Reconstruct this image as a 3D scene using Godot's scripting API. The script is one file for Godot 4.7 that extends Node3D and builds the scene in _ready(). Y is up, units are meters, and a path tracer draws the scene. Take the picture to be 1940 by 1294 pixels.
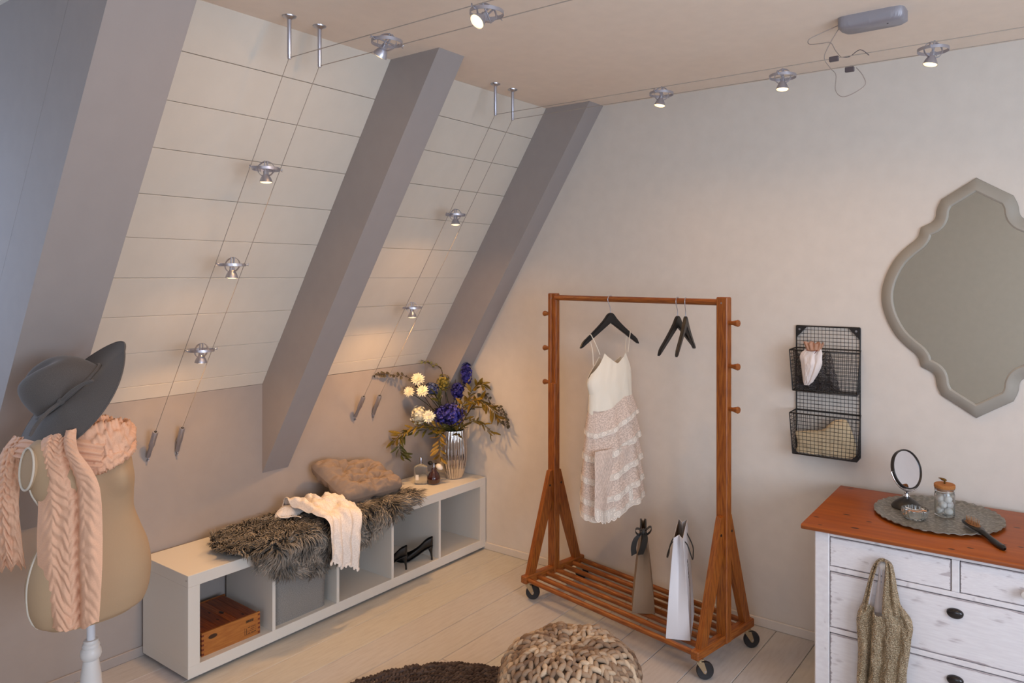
extends Node3D
# An attic dressing room: x runs along the back wall, z along the knee wall towards the camera, y is up (metres).

const CEIL := 2.664          # ceiling height
const KNEE := 1.1516         # height of the knee wall
const SLOPE_X := 0.9828      # where the sloping boards meet the ceiling
const RUN := 0.64983         # sideways run of the slope per metre of height
const RAFT := 0.2991         # how far the rafters stand out, measured sideways
const ROOM_X := 5.6
const ROOM_Z := 5.8

var group_id := 0
var rng := RandomNumberGenerator.new()
var M := {}

func _ready():
	rng.seed = 7
	camera_and_light()
	materials()
	shell()
	cable_lights()
	bench_and_contents()
	vase_and_flowers()
	dress_form()
	clothes_rack()
	dresser_and_contents()
	wall_things()
	floor_things()

func camera_and_light():
	var cam := Camera3D.new()
	cam.name = "camera"
	var f := 1384.4688
	var near := 0.05
	cam.set_frustum(1294.0 / f * near, Vector2((970.0 - 1098.7242) / f, (524.7305 - 647.0) / f) * near, near, 60.0)
	cam.position = Vector3(3.4984, 1.7052, 3.4449)
	cam.rotation.y = 0.6035
	add_child(cam)
	cam.current = true
	var env := Environment.new()
	env.background_mode = Environment.BG_SKY
	var sky := Sky.new()
	var sm := ProceduralSkyMaterial.new()
	sm.sky_top_color = Color(0.62, 0.70, 0.84)
	sm.sky_horizon_color = Color(0.80, 0.84, 0.90)
	sm.ground_bottom_color = Color(0.42, 0.42, 0.40)
	sm.ground_horizon_color = Color(0.62, 0.63, 0.62)
	sm.sky_energy_multiplier = 1.2
	sky.sky_material = sm
	env.sky = sky
	env.tonemap_mode = Environment.TONE_MAPPER_LINEAR
	env.tonemap_exposure = 1.20
	env.sdfgi_enabled = true
	env.ssao_enabled = true
	env.ssil_enabled = true
	var we := WorldEnvironment.new()
	we.name = "surroundings"
	we.environment = env
	add_child(we)
	# soft daylight coming in through the two windows outside the frame
	daylight("daylight", Vector3(ROOM_X - 0.06, 1.5, 2.7), PI / 2, Vector2(2.2, 1.35), 8.2)
	daylight("daylight_001", Vector3(4.3, 1.5, ROOM_Z - 0.06), 0.0, Vector2(1.9, 1.35), 2.7)
	daylight("daylight_002", Vector3(-0.7, 1.85, 3.34), -PI / 2, Vector2(1.6, 1.1), 1.25, Color(0.74, 0.84, 1.0))

func daylight(called, at, turn, size, energy, tint := Color(0.86, 0.92, 1.0)):
	var a := AreaLight3D.new()
	a.name = called
	a.area_size = size
	a.light_color = tint
	a.light_energy = energy
	a.area_normalize_energy = true
	a.position = at
	a.rotation.y = turn
	a.shadow_enabled = true
	a.area_range = 12.0
	a.area_attenuation = 2.0
	add_child(a)

# ------------------------------------------------------------------ helpers
func new_st() -> SurfaceTool:
	var st := SurfaceTool.new()
	st.begin(Mesh.PRIMITIVE_TRIANGLES)
	st.set_uv(Vector2.ZERO)
	return st

func smooth(st):
	group_id += 1
	st.set_smooth_group(group_id)

func flat(st):
	st.set_smooth_group(-1)

# a triangle whose front looks along "out" (front faces run clockwise)
func tri(st, a, b, c, out):
	var n = (b - a).cross(c - a)
	if n.length_squared() < 1e-16:
		return
	if n.dot(out) > 0.0:
		st.add_vertex(a); st.add_vertex(c); st.add_vertex(b)
	else:
		st.add_vertex(a); st.add_vertex(b); st.add_vertex(c)

func quad(st, a, b, c, d, out):
	tri(st, a, b, c, out)
	tri(st, a, c, d, out)

func at(p := Vector3.ZERO, turn := Vector3.ZERO) -> Transform3D:
	return Transform3D(Basis.from_euler(turn), p)

# a box with chamfered edges
func box(st, xf: Transform3D, s: Vector3, bev := 0.002):
	flat(st)
	var h := s / 2.0
	bev = min(bev, min(h.x, min(h.y, h.z)) * 0.9)
	for a in 3:
		var b := (a + 1) % 3
		var c := (a + 2) % 3
		for sg in [-1.0, 1.0]:
			var p := []
			for k in [[-1, -1], [1, -1], [1, 1], [-1, 1]]:
				var v := Vector3.ZERO
				v[a] = sg * h[a]; v[b] = k[0] * (h[b] - bev); v[c] = k[1] * (h[c] - bev)
				p.append(xf * v)
			var o := Vector3.ZERO
			o[a] = sg
			quad(st, p[0], p[1], p[2], p[3], xf.basis * o)
		if bev <= 0.0:
			continue
		for sa in [-1.0, 1.0]:
			for sb in [-1.0, 1.0]:
				var p := []
				for k in [[0, -1], [0, 1], [1, 1], [1, -1]]:
					var v := Vector3.ZERO
					v[a] = sa * (h[a] - bev * k[0]); v[b] = sb * (h[b] - bev * (1 - k[0])); v[c] = k[1] * (h[c] - bev)
					p.append(xf * v)
				var o := Vector3.ZERO
				o[a] = sa; o[b] = sb
				quad(st, p[0], p[1], p[2], p[3], xf.basis * o)
	if bev > 0.0:
		for sx in [-1.0, 1.0]:
			for sy in [-1.0, 1.0]:
				for sz in [-1.0, 1.0]:
					var s3 := Vector3(sx, sy, sz)
					tri(st, xf * (s3 * Vector3(h.x, h.y - bev, h.z - bev)), xf * (s3 * Vector3(h.x - bev, h.y, h.z - bev)), xf * (s3 * Vector3(h.x - bev, h.y - bev, h.z)), xf.basis * s3)

# a box between two corners
func block(st, lo: Vector3, hi: Vector3, bev := 0.002, xf := Transform3D()):
	box(st, xf * at((lo + hi) / 2.0), (hi - lo).abs(), bev)

# profile of (radius, height) turned round the y axis; the outside lies to the right of its direction of travel
func lathe(st, prof, n: int, xf := Transform3D(), ribs := 0, rib_depth := 0.0):
	smooth(st)
	for i in prof.size() - 1:
		var p: Vector2 = prof[i]
		var q: Vector2 = prof[i + 1]
		if i > 0 and abs((p - prof[i - 1]).angle_to(q - p)) > 0.6:
			smooth(st)
		var nr := q.y - p.y
		var ny := p.x - q.x
		for k in n:
			var a0 := TAU * k / n
			var a1 := TAU * (k + 1) / n
			var f0 := 1.0
			var f1 := 1.0
			if ribs > 0:
				f0 = 1.0 - rib_depth * (1.0 - abs(sin(a0 * ribs / 2.0)))
				f1 = 1.0 - rib_depth * (1.0 - abs(sin(a1 * ribs / 2.0)))
			var d0 := Vector3(cos(a0), 0, sin(a0))
			var d1 := Vector3(cos(a1), 0, sin(a1))
			var am := (a0 + a1) / 2.0
			var out := xf.basis * Vector3(cos(am) * nr, ny, sin(am) * nr)
			quad(st, xf * (d0 * p.x * f0 + Vector3(0, p.y, 0)), xf * (d1 * p.x * f1 + Vector3(0, p.y, 0)), xf * (d1 * q.x * f1 + Vector3(0, q.y, 0)), xf * (d0 * q.x * f0 + Vector3(0, q.y, 0)), out)

# a rod swept along points; r is a number or one radius per point
func tube(st, pts, r, n := 8, caps := true, closed := false):
	smooth(st)
	var m: int = pts.size()
	var rings := []
	var up := Vector3.UP
	for i in m:
		var a: Vector3 = pts[(i - 1 + m) % m] if closed or i > 0 else pts[i]
		var b: Vector3 = pts[(i + 1) % m] if closed or i < m - 1 else pts[i]
		var t := (b - a).normalized()
		if i == 0:
			up = Vector3.UP if abs(t.y) < 0.9 else Vector3.RIGHT
		var side := t.cross(up).normalized()
		if side.length() < 0.5:
			side = t.cross(Vector3(0.3, 0.5, 0.8)).normalized()
		up = side.cross(t).normalized()
		var ring := []
		var rad: float = r[i] if typeof(r) != TYPE_FLOAT and typeof(r) != TYPE_INT else r
		for k in n:
			var an := TAU * k / n
			ring.append(pts[i] + (side * cos(an) + up * sin(an)) * rad)
		rings.append(ring)
	for i in (m if closed else m - 1):
		var j: int = (i + 1) % m
		for k in n:
			var l := (k + 1) % n
			var mid: Vector3 = (rings[i][k] + rings[i][l] + rings[j][k] + rings[j][l]) / 4.0
			quad(st, rings[i][k], rings[i][l], rings[j][l], rings[j][k], mid - (pts[i] + pts[j]) / 2.0)
	if caps and not closed:
		flat(st)
		for e in [0, m - 1]:
			var out: Vector3 = pts[0] - pts[1] if e == 0 else pts[m - 1] - pts[m - 2]
			for k in range(1, n - 1):
				tri(st, rings[e][0], rings[e][k], rings[e][k + 1], out)

# points f(u, v) for u, v in 0..1, seen from the side that du x dv looks to
func grid(st, nu: int, nv: int, f: Callable, flip := false):
	smooth(st)
	var p := PackedVector3Array()
	for j in nv + 1:
		for i in nu + 1:
			p.append(f.call(float(i) / nu, float(j) / nv))
	grid_faces(st, nu, nv, p, flip)

func grid_faces(st, nu, nv, p, flip):
	for j in nv:
		for i in nu:
			var k: int = j * (nu + 1) + i
			var ids := [k, k + 1, k + nu + 2, k + nu + 1]
			var order := [0, 1, 2, 0, 2, 3] if flip else [0, 2, 1, 0, 3, 2]
			for o in order:
				var id: int = ids[o]
				st.set_uv(Vector2(float(id % (nu + 1)) / nu, float(id / (nu + 1)) / nv))
				st.add_vertex(p[id])

# cloth: the same with a thickness
func sheet(st, nu: int, nv: int, f: Callable, th: float):
	var p := PackedVector3Array()
	for j in nv + 1:
		for i in nu + 1:
			p.append(f.call(float(i) / nu, float(j) / nv))
	var front := PackedVector3Array()
	var back := PackedVector3Array()
	for j in nv + 1:
		for i in nu + 1:
			var du := p[j * (nu + 1) + min(i + 1, nu)] - p[j * (nu + 1) + max(i - 1, 0)]
			var dv := p[min(j + 1, nv) * (nu + 1) + i] - p[max(j - 1, 0) * (nu + 1) + i]
			var n := du.cross(dv).normalized()
			front.append(p[j * (nu + 1) + i] + n * th / 2.0)
			back.append(p[j * (nu + 1) + i] - n * th / 2.0)
	smooth(st)
	grid_faces(st, nu, nv, front, false)
	smooth(st)
	grid_faces(st, nu, nv, back, true)
	flat(st)
	for i in nu:
		var k: int = nv * (nu + 1) + i
		quad(st, front[i], front[i + 1], back[i + 1], back[i], front[i] - front[i + nu + 1])
		quad(st, front[k], front[k + 1], back[k + 1], back[k], front[k] - front[k - nu - 1])
	for j in nv:
		var k: int = j * (nu + 1)
		var l: int = k + nu
		quad(st, front[k], front[k + nu + 1], back[k + nu + 1], back[k], front[k] - front[k + 1])
		quad(st, front[l], front[l + nu + 1], back[l + nu + 1], back[l], front[l] - front[l - 1])

func ball(st, xf: Transform3D, r: Vector3, nu := 16, nv := 10):
	grid(st, nu, nv, func(u, v): return xf * (Vector3(sin(PI * v) * cos(TAU * u), -cos(PI * v), sin(PI * v) * sin(TAU * u)) * r), true)

# an outline in x, y pushed out along z
func prism(st, poly: PackedVector2Array, z0: float, z1: float, xf := Transform3D()):
	flat(st)
	var ids := Geometry2D.triangulate_polygon(poly)
	for k in range(0, ids.size(), 3):
		for z in [z0, z1]:
			var out := xf.basis * Vector3(0, 0, 1.0 if z == max(z0, z1) else -1.0)
			tri(st, xf * Vector3(poly[ids[k]].x, poly[ids[k]].y, z), xf * Vector3(poly[ids[k + 1]].x, poly[ids[k + 1]].y, z), xf * Vector3(poly[ids[k + 2]].x, poly[ids[k + 2]].y, z), out)
	var cw := 1.0 if Geometry2D.is_polygon_clockwise(poly) else -1.0
	var n := poly.size()
	smooth(st)
	for i in n:
		var a := poly[i]
		var b := poly[(i + 1) % n]
		var prev := poly[(i - 1 + n) % n]
		if abs((a - prev).angle_to(b - a)) > 0.5:
			smooth(st)
		var e := (b - a)
		var out := xf.basis * (Vector3(-e.y, e.x, 0) * cw)
		quad(st, xf * Vector3(a.x, a.y, z0), xf * Vector3(b.x, b.y, z0), xf * Vector3(b.x, b.y, z1), xf * Vector3(a.x, a.y, z1), out)

func obj(called, st, m, parent = self) -> MeshInstance3D:
	if st is SurfaceTool:
		st.generate_normals()
		st.index()
	var mi := MeshInstance3D.new()
	mi.name = called
	mi.mesh = st.commit() if st is SurfaceTool else st
	mi.set_surface_override_material(0, m)
	mi.cast_shadow = GeometryInstance3D.SHADOW_CASTING_SETTING_ON
	parent.add_child(mi, true)
	return mi

func tag(o, label, category, group := "", kind := ""):
	o.set_meta("label", label)
	o.set_meta("category", category)
	if group:
		o.set_meta("group", group)
	if kind:
		o.set_meta("kind", kind)
	return o

func thing(called, label, category, pos := Vector3.ZERO, turn := 0.0, group := "") -> Node3D:
	var o := Node3D.new()
	o.name = called
	add_child(o, true)
	o.position = pos
	o.rotation.y = turn
	return tag(o, label, category, group)

func struct(called, label, category, st, m) -> MeshInstance3D:
	return tag(obj(called, st, m), label, category, "", "structure")

func cr(pts: Array, t: float) -> Vector3:            # a smooth curve through points, t in 0..1
	var n := pts.size() - 1
	var x: float = clamp(t, 0.0, 1.0) * n
	var i: int = min(int(x), n - 1)
	var p0: Vector3 = pts[max(i - 1, 0)]
	var p3: Vector3 = pts[min(i + 2, n)]
	return (pts[i] as Vector3).cubic_interpolate(pts[i + 1], p0, p3, x - i)

func curve(pts: Array, n: int) -> Array:
	var out := []
	for i in n + 1:
		out.append(cr(pts, float(i) / n))
	return out

func lerp_table(tab: Array, x: float) -> Array:       # rows [x, a, b, ...] in rising x, smoothly joined
	for i in tab.size() - 1:
		if x <= tab[i + 1][0] or i == tab.size() - 2:
			var t: float = clamp((x - tab[i][0]) / (tab[i + 1][0] - tab[i][0]), 0.0, 1.0)
			var out := []
			for k in range(1, tab[i].size()):
				var pre: float = tab[max(i - 1, 0)][k]
				var post: float = tab[min(i + 2, tab.size() - 1)][k]
				out.append(cubic_interpolate(tab[i][k], tab[i + 1][k], pre, post, t))
			return out
	return []

# ------------------------------------------------------------------ materials
func noise(freq: float, sd := 1, oct := 4, kind := FastNoiseLite.TYPE_SIMPLEX_SMOOTH) -> FastNoiseLite:
	var n := FastNoiseLite.new()
	n.seed = sd
	n.frequency = freq
	n.fractal_octaves = oct
	n.noise_type = kind
	return n

func ramp_tex(n: FastNoiseLite, cols: Array, size := 256) -> Texture2D:
	var t := NoiseTexture2D.new()
	t.width = size
	t.height = size
	t.seamless = true
	t.noise = n
	if cols.size():
		var g := Gradient.new()
		var offs := PackedFloat32Array()
		var cs := PackedColorArray()
		for i in cols.size():
			offs.append(cols[i][0])
			cs.append(cols[i][1])
		g.offsets = offs
		g.colors = cs
		t.color_ramp = g
	return t

func plain(c: Color, rough := 0.6, metal := 0.0) -> StandardMaterial3D:
	var m := StandardMaterial3D.new()
	m.albedo_color = c
	m.roughness = rough
	m.metallic = metal
	return m

func textured(tex: Texture2D, scale: Vector3, rough := 0.6, world := false) -> StandardMaterial3D:
	var m := plain(Color.WHITE, rough)
	m.albedo_texture = tex
	m.uv1_triplanar = true
	m.uv1_world_triplanar = world
	m.uv1_scale = scale
	return m

func relief(m: StandardMaterial3D, tex: Texture2D, cm: float):
	m.heightmap_enabled = true
	m.heightmap_texture = tex
	m.heightmap_scale = cm

func materials():
	var soft := ramp_tex(noise(0.02, 3, 5), [[0.0, Color(0.975, 0.975, 0.975)], [1.0, Color(1, 1, 1)]], 256)
	M.bump = ramp_tex(noise(0.06, 11, 4), [], 256)
	M.fine = ramp_tex(noise(0.2, 12, 3), [], 256)
	for row in [["white_wall", Color(0.84, 0.81, 0.775)], ["ceiling", Color(0.94, 0.875, 0.81)], ["grey_wall", Color(0.63, 0.59, 0.565)], ["rafter", Color(0.615, 0.585, 0.575)], ["board", Color(0.84, 0.805, 0.755)]]:
		var m := textured(soft, Vector3.ONE * 1.7, 0.75, true)
		m.albedo_color = row[1]
		M[row[0]] = m
	M.leaf_noise = ramp_tex(noise(0.05, 13, 3), [[0.0, Color(0.62, 0.66, 0.6)], [1.0, Color(1, 1, 1)]], 128)
	M.floor = []
	var ft := ramp_tex(noise(0.03, 21, 5), [[0.0, Color(0.72, 0.70, 0.685)], [0.4, Color(0.75, 0.733, 0.72)], [1.0, Color(0.775, 0.762, 0.75)]], 512)
	for k in 4:
		var m := textured(ft, Vector3(3.0, 3.0, 0.5), 0.5)
		var b := 0.97 + 0.03 * k / 3.0
		m.albedo_color = Color(b, b - 0.01 * (k % 2), b - 0.015 * (k % 3))
		m.uv1_offset = Vector3(0.37 * k, 0.21 * k, 0.61 * k)
		M.floor.append(m)
	M.cabinet_white = plain(Color(0.84, 0.82, 0.785), 0.45)
	M.dark_foot = plain(Color(0.30, 0.14, 0.09), 0.4)
	M.black = plain(Color(0.075, 0.07, 0.07), 0.45)
	M.wire_black = plain(Color(0.09, 0.08, 0.08), 0.5)
	M.steel = plain(Color(0.74, 0.74, 0.77), 0.28, 1.0)
	M.satin = plain(Color(0.72, 0.72, 0.76), 0.38, 0.85)
	M.chrome = plain(Color(0.9, 0.9, 0.92), 0.08, 1.0)
	M.cable = plain(Color(0.66, 0.62, 0.58), 0.45, 0.3)
	M.bulb = plain(Color(1.0, 0.95, 0.85), 0.3)
	M.bulb.emission_enabled = true
	M.bulb.emission = Color(1.0, 0.86, 0.62)
	M.bulb.emission_energy_multiplier = 1.6
	# stained pine: one grain picture, stretched along the grain
	var pine := ramp_tex(noise(0.035, 31, 5), [[0.0, Color(0.40, 0.18, 0.05)], [0.35, Color(0.545, 0.268, 0.085)], [0.6, Color(0.62, 0.325, 0.11)], [1.0, Color(0.71, 0.42, 0.16)]], 512)
	for row in [["pine_x", Vector3(0.5, 7, 7)], ["pine_y", Vector3(7, 0.5, 7)], ["pine_z", Vector3(7, 7, 0.5)]]:
		M[row[0]] = textured(pine, row[1], 0.42)
		M[row[0]].albedo_color = Color(0.94, 1.0, 1.0)
	M.dark_knob = plain(Color(0.42, 0.17, 0.08), 0.45)

# ------------------------------------------------------------------ the room
func slope_at(y: float) -> float:
	return (y - KNEE) * RUN

func shell():
	# floor of painted boards that run away from the knee wall's end
	var st := new_st()
	block(st, Vector3(-0.2, -0.12, -0.2), Vector3(ROOM_X + 0.2, -0.018, ROOM_Z + 0.2), 0.0)
	var floor_obj := struct("floor", "whitewashed board floor of the attic room", "floor", st, plain(Color(0.42, 0.36, 0.31), 0.9))
	var r := RandomNumberGenerator.new()
	r.seed = 5
	var w := 0.19
	var shapes := {}
	for k in 30:
		var cuts := [0.0]
		if k == 6:
			cuts.append(1.11)
			cuts.append(4.0)
		else:
			var z0 := r.randf_range(1.7, 3.4)
			if k in [4, 5]:
				z0 = 1.9 + 0.5 * (k - 4)
			cuts.append(z0)
			if z0 < 2.6:
				cuts.append(z0 + r.randf_range(2.0, 2.6))
		cuts.append(ROOM_Z)
		for i in cuts.size() - 1:
			var l: float = cuts[i + 1] - cuts[i]
			var s := new_st()
			block(s, Vector3(-w / 2 + 0.0012, -0.018, 0.0), Vector3(w / 2 - 0.0012, 0.0, l - 0.0022), 0.002)
			var x0 := k * w + w / 2
			if x0 > ROOM_X:
				continue
			var p := obj("floor_plank", s, M.floor[r.randi() % 4], floor_obj)
			p.position = Vector3(x0, 0, cuts[i])
	# back wall and the walls outside the frame
	st = new_st()
	block(st, Vector3(-0.2, -0.02, -0.16), Vector3(ROOM_X + 0.16, CEIL + 0.1, 0.0), 0.0)
	struct("wall_back", "plain off-white back wall behind the clothes rack and mirror", "wall", st, M.white_wall)
	st = new_st()
	block(st, Vector3(-0.16, -0.02, 0.0), Vector3(0.0, KNEE, ROOM_Z), 0.0)
	struct("wall_left", "low warm-grey knee wall behind the white bench", "wall", st, M.grey_wall)
	st = new_st()
	window_wall(st, true, 1.5, 3.9, 0.82, 2.2)
	struct("wall_right", "off-white wall with a wide window, right of the room", "wall", st, M.white_wall)
	st = new_st()
	window_wall(st, false, 3.35, 5.25, 0.82, 2.2)
	struct("wall_front", "off-white wall with a window, facing the back wall", "wall", st, M.white_wall)
	window_fill("window_1", "wide white window in the right wall, outside the picture", at(Vector3(ROOM_X + 0.07, 0, 2.7), Vector3(0, PI / 2, 0)), 2.4, 0.82, 2.2)
	window_fill("window_2", "white window in the wall facing the back wall", at(Vector3(4.3, 0, ROOM_Z + 0.07), Vector3.ZERO), 1.9, 0.82, 2.2)
	st = new_st()
	block(st, Vector3(SLOPE_X - 0.2, CEIL, -0.1), Vector3(ROOM_X + 0.16, CEIL + 0.15, ROOM_Z + 0.16), 0.0)
	struct("ceiling", "flat off-white ceiling above the cable lights", "ceiling", st, M.ceiling)
	# the slope: a slab with wide white boards on it, board ends hidden behind the rafters
	st = new_st()
	var th := 0.012
	prism(st, PackedVector2Array([Vector2(-th, KNEE), Vector2(SLOPE_X - th, CEIL), Vector2(SLOPE_X - th, CEIL + 0.1), Vector2(-0.3, CEIL + 0.1), Vector2(-0.3, KNEE)]), -0.1, 2.36)
	var slope := struct("wall_slope", "sloping attic wall clad in wide white boards between grey rafters", "wall", st, plain(Color(0.5, 0.46, 0.42), 0.9))
	var seams := [KNEE, 1.22, 1.378, 1.54, 1.70, 1.858, 2.02, 2.183, 2.343, 2.502, CEIL]
	var bays := [[0.1356, 1.1155], [1.2653, 2.2463]]
	var nrm := Vector3(1, -RUN, 0).normalized()
	for bay in bays:
		for i in seams.size() - 1:
			var y0: float = seams[i]
			var y1: float = seams[i + 1]
			var len: float = (y1 - y0) * sqrt(1 + RUN * RUN)
			var s := new_st()
			var proud := r.randf_range(-0.0012, 0.0012)
			box(s, Transform3D(), Vector3(len - 0.0025, th, bay[1] - bay[0] + 0.02), 0.0012)
			var b := obj("board", s, M.board, slope)
			var mid := Vector3(slope_at((y0 + y1) / 2), (y0 + y1) / 2, (bay[0] + bay[1]) / 2)
			b.position = mid - nrm * (th / 2 - proud)
			b.rotation.z = atan2(1.0, RUN)
	dormer()
	# three boxed rafters in grey paint
	var zs := [[2.2463, 2.4827], [1.1155, 1.2653], [0.0, 0.1356]]
	var words := ["wide grey boxed rafter, nearest to the camera", "grey boxed rafter between the two white board panels", "grey boxed rafter standing against the back wall"]
	for k in 3:
		st = new_st()
		prism(st, PackedVector2Array([Vector2(0, KNEE), Vector2(SLOPE_X, CEIL), Vector2(SLOPE_X + RAFT, CEIL), Vector2(0, KNEE - RAFT / RUN)]), zs[k][0], zs[k][1])
		struct("trim_%d" % (k + 1), words[k], "rafter", st, M.rafter)
	# skirting boards
	st = new_st()
	block(st, Vector3(0.012, 0.0, 0.0), Vector3(ROOM_X, 0.044, 0.012), 0.003)
	struct("baseboard_back", "low white skirting board under the back wall", "baseboard", st, M.white_wall)
	st = new_st()
	block(st, Vector3(0.0, 0.0, 0.0), Vector3(0.012, 0.044, ROOM_Z), 0.003)
	struct("baseboard_left", "low grey skirting board under the knee wall", "baseboard", st, M.grey_wall)

# the wall steps out into a dormer beyond the widest rafter; only the edge of its cheek is in the picture
func dormer():
	var z0 := 2.4827
	var z1 := 4.2
	var x0 := -0.75
	var st := new_st()
	prism(st, PackedVector2Array([Vector2(x0 - 0.1, KNEE - 0.4), Vector2(-0.001, KNEE - 0.4), Vector2(-0.001, KNEE), Vector2(SLOPE_X - 0.002, CEIL), Vector2(x0 - 0.1, CEIL)]), z0 - 0.12, z0)
	struct("wall_dormer", "grey dormer cheek beside the widest rafter", "wall", st, M.rafter)
	st = new_st()
	block(st, Vector3(x0 - 0.1, KNEE - 0.4, z1), Vector3(SLOPE_X, CEIL + 0.1, z1 + 0.12), 0.0)
	block(st, Vector3(x0, KNEE - 0.1, z0), Vector3(-0.15, KNEE, z1), 0.0)
	block(st, Vector3(x0 - 0.1, KNEE - 0.4, z0), Vector3(x0, KNEE + 0.12, z1), 0.0)
	block(st, Vector3(x0 - 0.1, 2.45, z0), Vector3(x0, CEIL + 0.1, z1), 0.0)
	block(st, Vector3(x0, CEIL, z0), Vector3(SLOPE_X - 0.15, CEIL + 0.1, z1), 0.0)
	prism(st, PackedVector2Array([Vector2(-0.012, KNEE), Vector2(SLOPE_X - 0.012, CEIL), Vector2(SLOPE_X - 0.012, CEIL + 0.1), Vector2(-0.3, CEIL + 0.1), Vector2(-0.3, KNEE)]), z1 + 0.12, ROOM_Z)
	struct("wall_dormer_outside", "white inside of the dormer, outside the picture", "wall", st, M.board)
	window_fill("window_3", "white dormer window, outside the picture", at(Vector3(x0 - 0.05, 0, (z0 + z1) / 2), Vector3(0, PI / 2, 0)), z1 - z0, KNEE + 0.12, 2.45)

func window_wall(st, right: bool, a0: float, a1: float, y0: float, y1: float):
	var hi := ROOM_Z + 0.16 if right else ROOM_X
	var lo := 0.0 if right else -0.16
	for p in [[lo, a0, -0.02, CEIL + 0.1], [a1, hi, -0.02, CEIL + 0.1], [a0, a1, -0.02, y0], [a0, a1, y1, CEIL + 0.1]]:
		if right:
			block(st, Vector3(ROOM_X, p[2], p[0]), Vector3(ROOM_X + 0.16, p[3], p[1]), 0.0)
		else:
			block(st, Vector3(p[0], p[2], ROOM_Z), Vector3(p[1], p[3], ROOM_Z + 0.16), 0.0)

func window_fill(called, label, xf, w, y0, y1):
	var st := new_st()
	var t := 0.06
	for p in [[-w / 2, w / 2, y0, y0 + t], [-w / 2, w / 2, y1 - t, y1], [-w / 2, -w / 2 + t, y0 + t, y1 - t], [w / 2 - t, w / 2, y0 + t, y1 - t], [-t / 2, t / 2, y0 + t, y1 - t]]:
		block(st, Vector3(p[0], p[2], -0.03), Vector3(p[1], p[3], 0.03), 0.004, xf)
	var fr := struct(called, label, "window", st, M.cabinet_white)
	var glass := plain(Color(0.9, 0.95, 1.0, 0.08), 0.02)
	glass.transparency = BaseMaterial3D.TRANSPARENCY_ALPHA
	for sg in [-1, 1]:
		st = new_st()
		var c: float = sg * (w / 4.0)
		block(st, Vector3(c - w / 4 + t * 0.7, y0 + t, -0.003), Vector3(c + w / 4 - t * 0.7, y1 - t, 0.003), 0.0, xf)
		obj("pane", st, glass, fr)

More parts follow.
